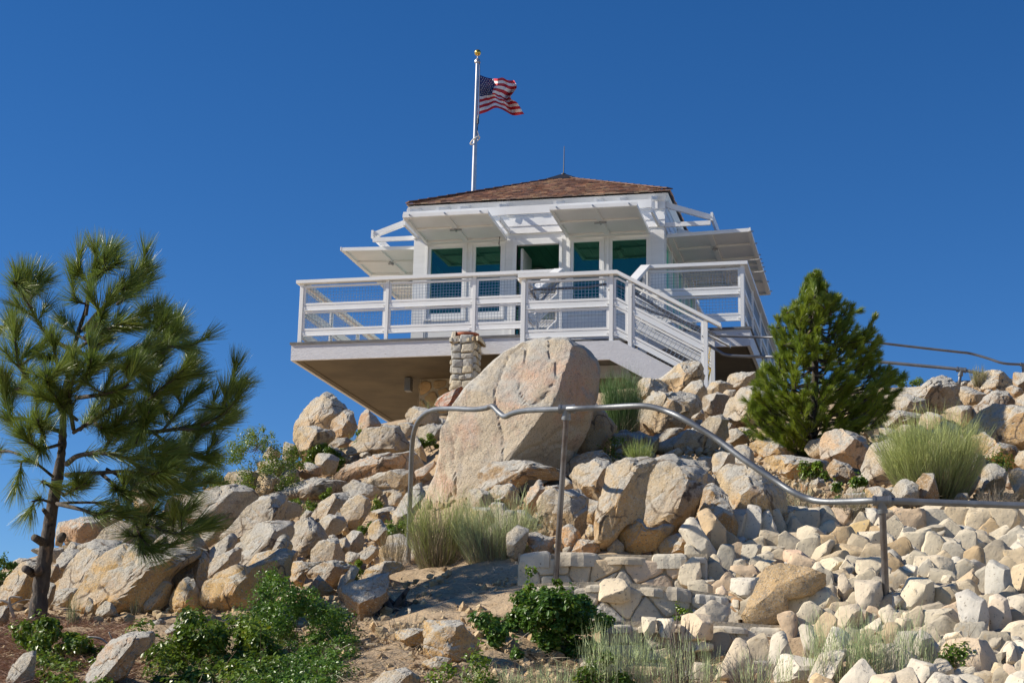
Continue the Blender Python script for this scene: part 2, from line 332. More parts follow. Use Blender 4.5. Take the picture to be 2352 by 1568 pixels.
# ================================================================== RAILINGS
def railT(P0, d, n, base, brk=None, slope=0.):
    d = V(*d); n = V(*n)
    def T(a, h, w):
        p = V(*P0)+d*a+n*w; z = base+h
        if brk is not None:
            if a > brk[0]: z += slope*(min(a, brk[1])-brk[0])
        return (p[0], p[1], z)
    return T
def hbox(mb, a0, a1, h0, h1, w0, w1, brks=()):
    cuts = [a0]+[b for b in brks if a0+.001 < b < a1-.001]+[a1]
    for p, q in zip(cuts[:-1], cuts[1:]):
        mb.hexa([(p, h0, w0), (q, h0, w0), (q, h0, w1), (p, h0, w1), (p, h1, w0), (q, h1, w0), (q, h1, w1), (p, h1, w1)])
def rail_run(root, P0, d, n, base, posts, cap=None, brk=None, slope=0., post_lo=None, outw=1, capext=(0, 0)):
    T = railT(P0, d, n, base, brk, slope); B = tuple(brk) if brk else ()
    for k, a in enumerate(posts):
        lo = (post_lo[k] if post_lo else 0); m = MB(T); m.box(a-.026, a+.026, lo, .989, -.026, .026)
        m.build('post', ['white'], root)
    if cap:
        m = MB(T); hbox(m, cap[0], cap[1], .990, 1.043, -.062, .078*1, B); m.build('cap_rail', ['white'], root)
    for p, q in zip(posts[:-1], posts[1:]):
        a0, a1 = p+.030, q-.030
        for (h0, h1) in ((.537, .618), (.115, .195)):
            m = MB(T); hbox(m, a0, a1, h0, h1, -.016, .010, B); hbox(m, a0+.03, a1-.03, h0-.006, h0+.004, .0102, .034, B)
            for aa in (a0+.028, a1-.028):
                hm = (h0+h1)/2; m.box(aa-.009, aa+.009, hm-.009, hm+.009, .0103, .022)
            m.build('rail_board', ['white'], root)
        for (h0, h1) in ((.627, .955), (.204, .524)):
            m = MB(T)
            hbox(m, a0, a1, h0, h0+.036, -.013, .013, B); hbox(m, a0, a1, h1-.033, h1, -.013, .013, B)
            hbox(m, a0, a0+.036, h0+.0362, h1-.0332, -.0128, .0128); hbox(m, a1-.036, a1, h0+.0362, h1-.0332, -.0128, .0128, B)
            fr = m.build('mesh_frame', ['white'], root)
            wm = MB(T); b0, b1, g0, g1 = a0+.034, a1-.034, h0+.034, h1-.031; r_ = .0021
            sheared = brk is not None and a0 >= brk[0]-.001 and a1 <= brk[1]+.001 and abs(slope) > .1 and (a1-a0) > .5
            ph = math.atan(abs(slope)) if sheared else 0
            H = g1-g0; da = H*math.cos(ph)*math.sin(ph)*(1 if slope < 0 else -1)
            sp = .0495/math.cos(ph) if ph else .0495
            a = b0-abs(da)+sp*.5
            while a < b1+abs(da):
                # clip a slanted wire to the frame
                p0 = [a, g0]; p1 = [a+da, g1]
                if da:
                    for (P_, Q_) in ((p0, p1), (p1, p0)):
                        for lim, sg in ((b0, -1), (b1, 1)):
                            if (P_[0]-lim)*sg > 0:
                                t = (lim-Q_[0])/(P_[0]-Q_[0]); P_[1] = Q_[1]+(P_[1]-Q_[1])*t; P_[0] = lim
                ok = b0-1e-6 <= p0[0] <= b1+1e-6 and b0-1e-6 <= p1[0] <= b1+1e-6 and abs(p1[1]-p0[1]) > .01
                if ok:
                    ww = wm
                    ww.hexa([(p0[0]-r_, p0[1], -r_), (p0[0]+r_, p0[1], -r_), (p0[0]+r_, p0[1], r_), (p0[0]-r_, p0[1], r_), (p1[0]-r_, p1[1], -r_), (p1[0]+r_, p1[1], -r_), (p1[0]+r_, p1[1], r_), (p1[0]-r_, p1[1], r_)])
                a += sp
            h = g0+.03
            while h < g1-.005:
                hbox(wm, b0, b1, h-r_, h+r_, r_*.9, r_*2.9, B); h += .0495
            wm.build('wire_mesh', ['wire'], fr)
ry = .088
rail = thing('deck_railing', (DW/2, .09, 0), 'white metal railing with wire mesh panels running round the edge of the lookout deck', 'railing')
fp = [.14, 1.595, 3.04, 4.44]
rail_run(rail, (0, ry, 0), (1, 0, 0), (0, -1, 0), 0, fp, (.05, 4.47))
rail_run(rail, (0, ry, 0), (1, 0, 0), (0, -1, 0), 0, [5.80, DW-.14], (5.76, DW-.05))
sp_ = [ry+.05+k*1.443 for k in range(6)]
rail_run(rail, (.13, 0, 0), (0, 1, 0), (-1, 0, 0), 0, [.088+.006]+sp_[1:], (.164, DD-.03))
rail_run(rail, (DW-.13, 0, 0), (0, 1, 0), (1, 0, 0), 0, [.088+.006]+sp_[1:], (.164, DD-.03))
rail_run(rail, (0, DD-.13, 0), (1, 0, 0), (0, 1, 0), 0, [.24]+[.14+k*1.4288 for k in range(1, 5)]+[DW-.24], (.22, DW-.22))

# ================================================================== STAIRS
LZ = -.83; LY = -2.6
st = thing('entrance_stair', (5.8, -1.9, LZ), 'white stair and landing with mesh rails turning down right before the deck', 'stairs')
SL2 = -.567; BR = (5.80, 7.6)
rail_run(st, (0, LY+.026, LZ), (1, 0, 0), (0, -1, 0), LZ, [4.46, 5.715, 5.98, 7.03], (4.385, 7.245), BR, SL2, post_lo=[-.2, .03, -.10, -.35])
rail_run(st, (0, -1.45, LZ), (1, 0, 0), (0, -1, 0), LZ, [5.80, 7.0], (5.77, 7.25), BR, SL2, post_lo=[0, -.2])
sl1 = .46
rail_run(st, (4.43, LY+.09, 0), (0, 1, 0), (-1, 0, 0), LZ, [.03, .95, 2.40], (.0, 2.58), (.70, 2.50), .83/1.8)
rail_run(st, (5.79, -1.42, 0), (0, 1, 0), (1, 0, 0), -.66, [.06, 1.36], (.03, 1.44), (0, 1.42), .66/1.42)
def prism(mb, poly, y0, y1):
    n = len(poly); a = [mb.pt((x, y0, z)) for x, z in poly]; b = [mb.pt((x, y1, z)) for x, z in poly]
    mb.face(a); mb.face(b[::-1])
    for k in range(n): mb.face((a[k], b[k], b[(k+1) % n], a[(k+1) % n]))
for y in (LY-.02, -1.47):
    m = MB(); x2 = 7.35; zt = LZ+.04
    prism(m, [(4.39, zt), (4.39, zt-.27), (5.70, zt-.27), (x2, zt-.27-(x2-5.70)*.567), (x2, zt-(x2-5.83)*.567), (5.83, zt)], y, y+.05); m.build('stringer', ['grey'], st)
MB().box(4.40, 5.84, LY+.03, -1.40, LZ-.05, LZ-.01).build('landing', ['nosing'], st)
for k in range(5):
    z = LZ-.01-(k+1)*.17; x = 5.84+k*.30; MB().box(x, x+.31, LY+.031, -1.471, z-.04, z).build('tread', ['nosing'], st)
for k in range(3):
    z = LZ+.2*(k+1); y = -1.39+k*.46; MB().box(4.47, 5.76, y, y+.47, z-.05, z).build('tread', ['nosing'], st)
MB().box(4.75, 6.9, -1.62, -1.50, -3.0, LZ-.42).build('base_wall', ['slab'], st)
for xx in (4.39, 5.81):
    m = MB(lambda a, b, c, xx=xx: (xx+b, a, c)); prism(m, [(-1.40, LZ+.03), (-1.40, LZ-.25), (-.0005, -.29), (-.0005, -.04)], 0, .04); m.build('stringer', ['grey'], st)
hr = MB(); hr.tube(smooth_path([(4.53, .02, .90), (4.53, -.9, .50), (4.53, -1.80, .04), (4.53, -2.3, .02), (4.56, -2.48, .02), (4.7, -2.5, .02), (5.3, -2.5, .02), (5.80, -2.5, .02), (6.5, -2.5, -.40), (7.05, -2.5, -.735)], 5), .021, 8)
for p in ((4.9, -2.5, -.01), (5.68, -2.5, -.01), (6.0, -2.5, -.13), (6.98, -2.5, -.72)): hr.bar(p, (p[0], -2.60, p[2]-.05), .012, .012)
hr.build('handrail', ['greypipe'], st, smooth=True)
hr = MB(); hr.tube(smooth_path([(5.7, -.0, .90), (5.7, -.7, .56), (5.72, -1.35, .20), (5.80, -1.53, .06), (6.1, -1.55, -.10), (6.93, -1.55, -.42)], 5), .021, 8)
hr.build('handrail', ['greypipe'], st, smooth=True)
# yellow safety chain and its tag hanging inside the stair rail
ch = MB()
for (xa, za) in ((6.93, -.42), (6.98, -.70)):
    for k in range(9):
        c = V(xa-.004*k, -1.62, za-.035*k); n = 8
        pts = [c+V(.011*math.cos(t)*(1 if k % 2 else .3), .011*math.cos(t)*(0.3 if k % 2 else 1), .022*math.sin(t)) for t in np.linspace(0, 2*math.pi, n+1)]
        ch.tube(pts, .004, 5, cap=False)
tag(ch.build('safety_chain', ['yellow'], loc=(6.95, -1.62, -.4)), 'yellow plastic chain hanging at the foot of the entrance stair', 'chain')
fr = MB(); q = onY(1624, 872, -2.0)
for (a, b) in (((0, 0), (.05, .22)), ((.05, .22), (.11, .20)), ((.11, .20), (.06, -.02)), ((.06, -.02), (0, 0))):
    fr.bar((q[0]+a[0]-.06, -2.0, q[2]+a[1]-.05), (q[0]+b[0]-.06, -2.0, q[2]+b[1]-.05), .02, .02, (0, 1, 0))
tag(fr.build('step_stool', ['yellow'], loc=(q[0], -2, q[2])), 'yellow metal frame glimpsed behind the bottom post of the stair', 'frame')

# ================================================================== FLAGPOLE AND FLAG
FPX_, FPY = -.565, 13.5
pl = thing('flagpole', (FPX_, FPY, -6.4), 'tall silver flagpole with gold ball rising behind the cabin roof', 'flagpole')
MB().tube([(FPX_, FPY, -6.4), (FPX_, FPY, 6.8), (FPX_+.008, FPY, 10.50)], [.070, .066, .041], 16).build('pole', ['pole'], pl, smooth=True, auto=40)
MB().lathe((FPX_+.008, FPY, 10.46), [(.05, .0), (.075, .01), (.075, .04), (.065, .08), (.03, .12), (.012, .13), (.012, .20)], 18).build('pulley_cap', ['pole'], pl, smooth=True, auto=40)
MB().lathe((FPX_+.008, FPY, 10.655), [(.005, 0)]+[(.083*math.sin(t), .083-.083*math.cos(t)) for t in np.linspace(.15, 3.0, 12)], 22).build('gold_ball', ['gold'], pl, smooth=True)
r = MB(); hx = FPX_+.085
r.tube([(FPX_+.07, FPY-.03, 10.50), (hx, FPY-.03, 10.15), (hx+.002, FPY-.03, 9.05), (hx-.02, FPY-.03, 8.75), (hx-.035, FPY-.02, 8.45)], .009, 6); r.build('halyard', ['darkmetal'], pl)
r = MB(); r.tube([(hx-.012, FPY-.04, 8.93), (hx-.014, FPY-.04, 8.82)], .028, 8); r.tube([(hx+.0, FPY-.04, 9.04), (hx-.01, FPY-.04, 8.95)], .02, 6); r.build('counterweight', ['darkmetal'], pl)
r = MB(); r.tube([(FPX_+.11*math.cos(t), FPY+.11*math.sin(t), 8.40+.09*math.cos(t)) for t in np.linspace(0, 2*math.pi, 25)], .018, 8, cap=False)
r.tube([(FPX_+.10, FPY-.02, 8.50), (hx-.035, FPY-.02, 8.66)], .014, 6); r.build('retainer_ring', ['rope'], pl, smooth=True)
Z3 = lambda a, b: onY(1033.6+.2563*a, 86.1+.2563*b, FPY)
def poly_param(pts):
    P = [Z3(*p) for p in pts]; L_ = np.cumsum([0]+[np.linalg.norm(b-a) for a, b in zip(P[:-1], P[1:])]); L_ /= L_[-1]
    S = smooth_path(P, 8); LS = np.interp(np.arange(len(S))/8., np.arange(len(P)), L_)
    A = np.array(S); return lambda t: V(*[np.interp(t, LS, A[:, k]) for k in range(3)])
ft = poly_param([(268, 338), (340, 363), (420, 370), (470, 361), (515, 384), (575, 386)])
fb_ = poly_param([(262, 690), (330, 668), (400, 634), (450, 640), (500, 665), (570, 700), (665, 687)])
fl_ = poly_param([(268, 338), (266, 500), (262, 690)])
fr_ = poly_param([(575, 386), (597, 455), (548, 545), (600, 585), (665, 687)])
def flag_pt(u, v):
    a = ft(u)*(1-v)+fb_(u)*v+fl_(v)*(1-u)+fr_(v)*u-((ft(0)*(1-v)+fb_(0)*v)*(1-u)+(ft(1)*(1-v)+fb_(1)*v)*u)
    y = .16*math.sin(u*9.5+v*1.6-.6)*min(1, u*3)+.10*math.sin(u*21+v*4.0)*min(1, u*2)*(.4+u)+.05*math.sin(u*5-v*9)+.03*math.sin(v*16+u*9)*u
    a = a+V(.016*math.sin(u*20+v*9)*u*(1-v)*v*4, 0, .012*math.sin(u*25+v*6)*v*(1-v)*4)
    return CAM+(a-CAM)*((FPY+y+.9*u-CAM[1])/(a[1]-CAM[1]))    # the cloth blows away from the viewer
NU, NV = 78, 52
fv = [flag_pt(i/NU, j/NV) for j in range(NV+1) for i in range(NU+1)]; ff = []; fm = []
for j in range(NV):
    for i_ in range(NU):
        ff.append([j*(NU+1)+i_, j*(NU+1)+i_+1, (j+1)*(NU+1)+i_+1, (j+1)*(NU+1)+i_]); st_ = int(j/NV*13)
        fm.append(2 if (i_+.5)/NU < .40 and st_ < 7 else (0 if st_ % 2 == 0 else 1))
base = len(fv); hd = V(*FLW) if False else None
for row in range(9):
    nc = 6 if row % 2 == 0 else 5
    for c_ in range(nc):
        cu = (.40/12)*(1+2*c_ if nc == 6 else 2+2*c_); cv = (7/13/10)*(row+1)
        for sgn in (-1, 1):
            b0 = len(fv); ctr = flag_pt(cu, cv)
            tu = flag_pt(cu+.01, cv)-flag_pt(cu-.01, cv); tv = flag_pt(cu, cv+.01)-flag_pt(cu, cv-.01); nn = np.cross(tu, tv); nn /= np.linalg.norm(nn)
            for k in range(10):
                rr = (.021 if k % 2 == 0 else .009); th = math.pi*2*k/10
                fv.append(flag_pt(max(cu+rr*.62*math.sin(th), .002), max(.002, cv-rr*1.15*math.cos(th)))+nn*.006*sgn)
            fv.append(ctr+nn*.007*sgn)
            for k in range(10): ff.append([b0+k, b0+(k+1) % 10, b0+10]); fm.append(1)
fo = mesh_obj('flag', fv, ff, ['red', 'fwhite', 'blue'], None, Z3(268, 500), fm, smooth=True, auto=35)
tag(fo, 'red white and blue striped flag with white stars flying from the silver pole', 'flag')
# ================================================================== TERRAIN
CTRL = [  # photo pixel + distance in metres of points on the slope
 (0,1568,8.2),(0,1440,11),(0,1345,13.5),(60,1300,14.8),(140,1245,16.2),(220,1205,17.2),(400,1135,18.7),(200,1568,8.2),(200,1430,11.3),(200,1350,13.3),(420,1568,8.2),(420,1410,11.5),(420,1290,15),(420,1200,17.2),
 (560,1090,20),(700,1568,8.0),(700,1440,10.6),(700,1330,13),(700,1200,16.5),(700,1100,18.8),(700,1030,20.6),(860,975,22.8),(940,1568,7.8),(940,1420,10.3),(940,1300,13.2),(940,1180,16),(940,1060,19),(960,960,22.5),
 (1176,1568,7.8),(1180,1440,9.4),(1200,1420,9.9),(1200,1345,10.8),(1200,1262,11.8),(1200,1150,15.5),(1200,1040,19),(1150,960,21.8),(1400,1568,8.7),(1400,1500,9.35),(1400,1428,9.95),(1400,1347,10.75),(1400,1262,11.6),(1400,1190,13.2),(1400,1060,17.5),(1420,960,20.5),(1430,890,22.2),
 (1600,1568,8.7),(1600,1500,9.35),(1600,1425,9.9),(1600,1347,10.6),(1650,1262,11.6),(1650,1150,14.3),(1640,1020,18.2),(1640,900,22.0),(1900,1568,7.8),(1900,1440,9.2),(1900,1320,10.5),(1900,1210,12.3),(1900,1110,15),(1900,1020,18),(1850,900,21.8),
 (2120,1568,7.6),(2120,1420,9.2),(2120,1300,10.6),(2120,1190,12.4),(2120,1080,16),(2120,960,19.5),(2120,885,22),(2400,1568,7.4),(2400,1430,8.9),(2400,1300,10.6),(2400,1190,12.2),(2400,1060,16),(2400,940,19.5),(2380,890,21.8)]
WPTS = [(9.7,-25.2,-7.95),(4,-24,-7.9),(15,-24,-7.8),(9,-20,-6.75),(2,-1,-2.1),(4,-1.5,-1.8),(6,-2.4,-1.75),(8,-1,-1.6),(11,-1,-1.5),(4,2,-2.3),(7,3,-2.2),(11,2,-2.3),(1.5,2.5,-2.9),(-1,2,-4.4),(-1,-4,-4.9),(0,-8,-5.4),(0,-11,-5.9),
        (3,9,-3.4),(9,9,-3.6),(-1,12,-3.9),(-5,4,-6),(-5,-8,-7),(-5,-16,-7.8),(16,-2,-2.4),(16,-10,-4.2),(16,-16,-5.6),(16,6,-4),(4,18,-6.5),(14,16,-7),(-8,14,-7.5),(22,0,-5),(22,-12,-6.5)]
cp = np.array([at(x, y, d) for x, y, d in CTRL]+[V(*p) for p in WPTS])
def _k(r2): return np.where(r2 > 1e-9, .5*r2*np.log(np.maximum(r2, 1e-9)), 0)
_n = len(cp); _A = np.zeros((_n+3, _n+3)); _d = cp[:, None, :2]-cp[None, :, :2]
_A[:_n, :_n] = _k((_d**2).sum(-1))+np.eye(_n)*.03; _A[:_n, _n] = 1; _A[:_n, _n+1:] = cp[:, :2]; _A[_n, :_n] = 1; _A[_n+1:, :_n] = cp[:, :2].T
_w = np.linalg.solve(_A, np.concatenate([cp[:, 2], [0, 0, 0]]))
def terr(P):
    P = np.atleast_2d(np.asarray(P, float)); o = np.zeros(len(P))
    for s in range(0, len(P), 20000):
        Q = P[s:s+20000]; k = _k(((Q[:, None, :]-cp[None, :, :2])**2).sum(-1))
        o[s:s+20000] = k@_w[:_n]+_w[_n]+Q@_w[_n+1:]
    dist = np.hypot(P[:, 0]-5, P[:, 1]+4); t = np.clip((dist-20)/18, 0, 1); t = t*t*(3-2*t)
    far = -7.2-.30*np.maximum(dist-20, 0); far = np.maximum(far, -220-np.minimum(dist*.02, 40)); return o*(1-t)+far*t
def hit(x, y, d0=6., d1=27.):
    r = ray(x, y); ds = np.arange(d0, d1, .05); P = CAM+ds[:, None]*r; g = P[:, 2]-terr(P[:, :2]); i = np.where(g < 0)[0]
    if len(i): return ds[i[0]]
    j = np.argmin(g); return ds[j]
def hits(x, y):
    r = ray(x, y); ds = np.arange(8., 26., .1); P = CAM+ds[:, None]*r; return bool((P[:, 2] < terr(P[:, :2])-.02).any())
def fbm(x, y, seed=0, f=1., o=4):
    v = 0; a = 1
    r_ = np.random.RandomState(seed)
    for k in range(o):
        for q in range(3):
            th = r_.rand()*6.28; ph = r_.rand()*6.28; v = v+a*np.sin(f*(x*math.cos(th)+y*math.sin(th))+ph+1.7*np.sin(f*.7*(x*math.sin(th)-y*math.cos(th))+ph*2))
        a *= .52; f *= 2.05
    return v/3
def axis(lo, hi, step, far):
    a = list(np.arange(lo, hi, step)); s = step; b = hi
    while b < far: a.append(b); s *= 1.13; b += s
    s = step; b = lo-step
    while b > -far: a.insert(0, b); s *= 1.13; b -= s
    return np.array(a)
gx = axis(-3, 15, .085, 3500); gy = axis(-19.5, -1, .085, 3500)
GX, GY = np.meshgrid(gx, gy); Z = terr(np.c_[GX.ravel(), GY.ravel()]).reshape(GX.shape)
near = np.exp(-np.maximum(0, np.hypot(GX-6, GY+9)-14)/6)
Z = Z+near*(.035*fbm(GX, GY, 1, 2.2, 3)+.030*fbm(GX, GY, 2, 9, 4)+.006*rng.randn(*GX.shape)) - .03
def inpoly_v(X, Y, P):
    c = np.zeros(X.shape, bool); j = len(P)-1
    for i in range(len(P)):
        (xi, yi), (xj, yj) = P[i], P[j]; c ^= ((yi > Y) != (yj > Y)) & (X < (xj-xi)*(Y-yi)/((yj-yi) if yj != yi else 1e-9)+xi); j = i
    return c
HOLL = [[(20,1340),(140,1240),(560,1095),(700,1010),(870,985),(1000,1000),(1000,1180),(930,1240),(880,1300),(760,1310),(700,1330),(440,1385),(90,1385)], [(1090,1110),(1330,1040),(1500,960),(1640,900),(1740,900),(1700,1060),(1780,1090),(1790,1200),(1650,1240),(1250,1240),(1110,1200)], [(1900,1060),(2080,900),(2352,880),(2352,1120),(2240,1080),(1980,1130)]]
Q_ = np.stack([GX-CAM[0], GY-CAM[1], Z-CAM[2]], -1); dz_ = np.maximum(Q_@FW, .5); SX = PW/2+FPX*(Q_@CR)/dz_; SY = PH/2-FPX*(Q_@CU)/dz_
mk = np.zeros(GX.shape)
for P_ in HOLL: mk = np.maximum(mk, inpoly_v(SX, SY, P_) & (GY > -16) & (GY < -1))
for _ in range(3): mk = (mk+np.roll(mk, 1, 0)+np.roll(mk, -1, 0)+np.roll(mk, 1, 1)+np.roll(mk, -1, 1))/5
Z = Z-.13*mk                                                       # hollows between the boulders
W_, H_ = len(gx), len(gy); idx = np.arange(W_*H_).reshape(H_, W_)
F_ = np.stack([idx[:-1, :-1], idx[:-1, 1:], idx[1:, 1:], idx[1:, :-1]], -1).reshape(-1, 4)
MT['dirt'] = mat('dry_dirt', (.45, .335, .21), .95, col2=(.33, .235, .14), nscale=1.6, bump=1.0, bscale=18, streak=((.43, .30, .17), 14, .55, .7),
                 speck=[((.10, .065, .04), 60, .63, .70), ((.50, .40, .28), 45, .66, .72)])
g = mesh_obj('ground', np.c_[GX.ravel(), GY.ravel(), Z.ravel()], F_, ['dirt'], smooth=True); tag(g, 'dry sandy dirt slope of the summit', kind='structure')

# ================================================================== ROCKS
def granite(name, a, b, c, skin=True, cracks=True):
    def extra(m, N, L, bs, mp, mix, noise, ramp, rgb):
        geo = N.new('ShaderNodeNewGeometry'); sx = N.new('ShaderNodeSeparateXYZ'); L.new(geo.outputs['Normal'], sx.inputs[0])
        base = mix(ramp(noise(2.2, 4), .36, .62), rgb(a), rgb(b))
        base = mix(ramp(noise(.9, 6, .7), .52, .62), base, rgb(c))
        oi = N.new('ShaderNodeObjectInfo'); base = mix(1.0, base, oi.outputs['Color'], 'MULTIPLY')
        # pale grey weathered skin and lichen on the surfaces open to the sky
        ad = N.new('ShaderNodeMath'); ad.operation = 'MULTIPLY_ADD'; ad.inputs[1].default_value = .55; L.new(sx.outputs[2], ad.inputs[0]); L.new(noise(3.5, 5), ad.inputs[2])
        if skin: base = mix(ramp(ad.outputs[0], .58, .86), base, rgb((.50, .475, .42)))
        base = mix(ramp(noise(75, 2, .5), .58, .72), base, rgb((.20, .165, .13)))
        base = mix(ramp(noise(110, 2, .5), .58, .70), base, rgb((.60, .56, .48)))
        base = mix(ramp(noise(7, 9, .85), .53, .66), base, rgb((.24, .215, .18)))
        base = mix(ramp(noise(1.6, 6, .75), .60, .70), base, rgb((.50, .31, .17)))
        # dark joint cracks wandering through the stone
        nz = N.new('ShaderNodeTexNoise'); nz.inputs['Scale'].default_value = 2.5; nz.inputs['Detail'].default_value = 6; L.new(mp.outputs[0], nz.inputs[0])
        vm = N.new('ShaderNodeVectorMath'); vm.operation = 'MULTIPLY_ADD'; vm.inputs[1].default_value = (.45, .45, .45); L.new(nz.outputs['Color'], vm.inputs[0]); L.new(mp.outputs[0], vm.inputs[2])
        vo = N.new('ShaderNodeTexVoronoi'); vo.feature = 'DISTANCE_TO_EDGE'; vo.inputs['Scale'].default_value = 1.7; L.new(vm.outputs[0], vo.inputs['Vector'])
        ml = N.new('ShaderNodeMath'); ml.operation = 'MULTIPLY'; L.new(ramp(vo.outputs['Distance'], .022, .004), ml.inputs[0]); L.new(ramp(noise(3.1, 3), .44, .54), ml.inputs[1])
        if cracks: base = mix(ml.outputs[0], base, rgb((.16, .12, .085)))
        L.new(base, bs.inputs['Base Color'])
        n1 = N.new('ShaderNodeBump'); n1.inputs['Strength'].default_value = .75; n1.inputs['Distance'].default_value = .07; L.new(noise(8, 9, .72), n1.inputs['Height'])
        n2 = N.new('ShaderNodeBump'); n2.inputs['Strength'].default_value = .8; n2.inputs['Distance'].default_value = .014; L.new(noise(55, 4, .7), n2.inputs['Height'])
        L.new(n1.outputs[0], n2.inputs['Normal']); L.new(n2.outputs[0], bs.inputs['Normal'])
    return mat(name, a, .9, spec=.25, extra=extra)
MT['granite'] = granite('granite', (.54, .43, .285), (.49, .395, .275), (.56, .38, .20))
MT['gold'+'rock'] = granite('ochre_granite', (.58, .41, .21), (.52, .385, .22), (.60, .365, .155))
MT['orangerock'] = granite('orange_granite', (.58, .40, .21), (.54, .41, .25), (.62, .38, .18), skin=False)
MT['pinkrock'] = granite('pink_patched_granite', (.52, .44, .335), (.49, .425, .335), (.56, .37, .275), cracks=False)
def chip_mat(name, a):
    def extra(m, N, L, bs, mp, mix, noise, ramp, rgb):
        at_ = N.new('ShaderNodeAttribute'); at_.attribute_name = 'Col'
        base = mix(ramp(noise(5, 5), .4, .65), rgb(a), rgb(tuple(x*.80 for x in a)))
        base = mix(1.0, base, at_.outputs['Color'], 'MULTIPLY')
        base = mix(ramp(noise(7, 6, .75), .60, .70), base, rgb((.40, .30, .18)))
        base = mix(ramp(noise(55, 2, .5), .64, .70), base, rgb((.27, .24, .20)))
        L.new(base, bs.inputs['Base Color'])
        n1 = N.new('ShaderNodeBump'); n1.inputs['Strength'].default_value = .55; n1.inputs['Distance'].default_value = .02; L.new(noise(16, 7, .65), n1.inputs['Height'])
        L.new(n1.outputs[0], bs.inputs['Normal'])
    return mat(name, a, .85, spec=.25, extra=extra)
MT['chip'] = chip_mat('pale_wall_stone', (.64, .575, .465))
_ico = {}
def ico(l):
    if l not in _ico:
        import bmesh
        bm = bmesh.new(); bmesh.ops.create_icosphere(bm, subdivisions=l, radius=1); bm.verts.ensure_lookup_table()
        _ico[l] = (np.array([v.co[:] for v in bm.verts]), [[v.index for v in f.verts] for f in bm.faces]); bm.free()
    return _ico[l]
def fr3(P, f, o, seed):
    off = Vector((seed*3.17 % 50, seed*7.31 % 50, seed*1.93 % 50))
    return np.array([mnoise.fractal(Vector(p)*f+off, .9, 2.1, o) for p in P])
def outline_R(pts):
    th = np.arange(240)*2*math.pi/240-math.pi; R = np.zeros(240); n = len(pts)
    for i in range(n):
        a = pts[i]; b = pts[(i+1) % n]; e = b-a
        den = np.cos(th)*e[1]-np.sin(th)*e[0]; den = np.where(abs(den) < 1e-9, 1e-9, den)
        t = (a[0]*e[1]-a[1]*e[0])/den; s = np.where(abs(e[0]) > abs(e[1]), (t*np.cos(th)-a[0])/(e[0] if abs(e[0]) > 1e-9 else 1e-9), (t*np.sin(th)-a[1])/(e[1] if abs(e[1]) > 1e-9 else 1e-9))
        ok = (t > 0) & (s >= -1e-6) & (s <= 1+1e-6); R = np.where(ok, np.maximum(R, t), R)
    R = .5*R+.25*np.roll(R, 1)+.25*np.roll(R, -1)
    return th, R
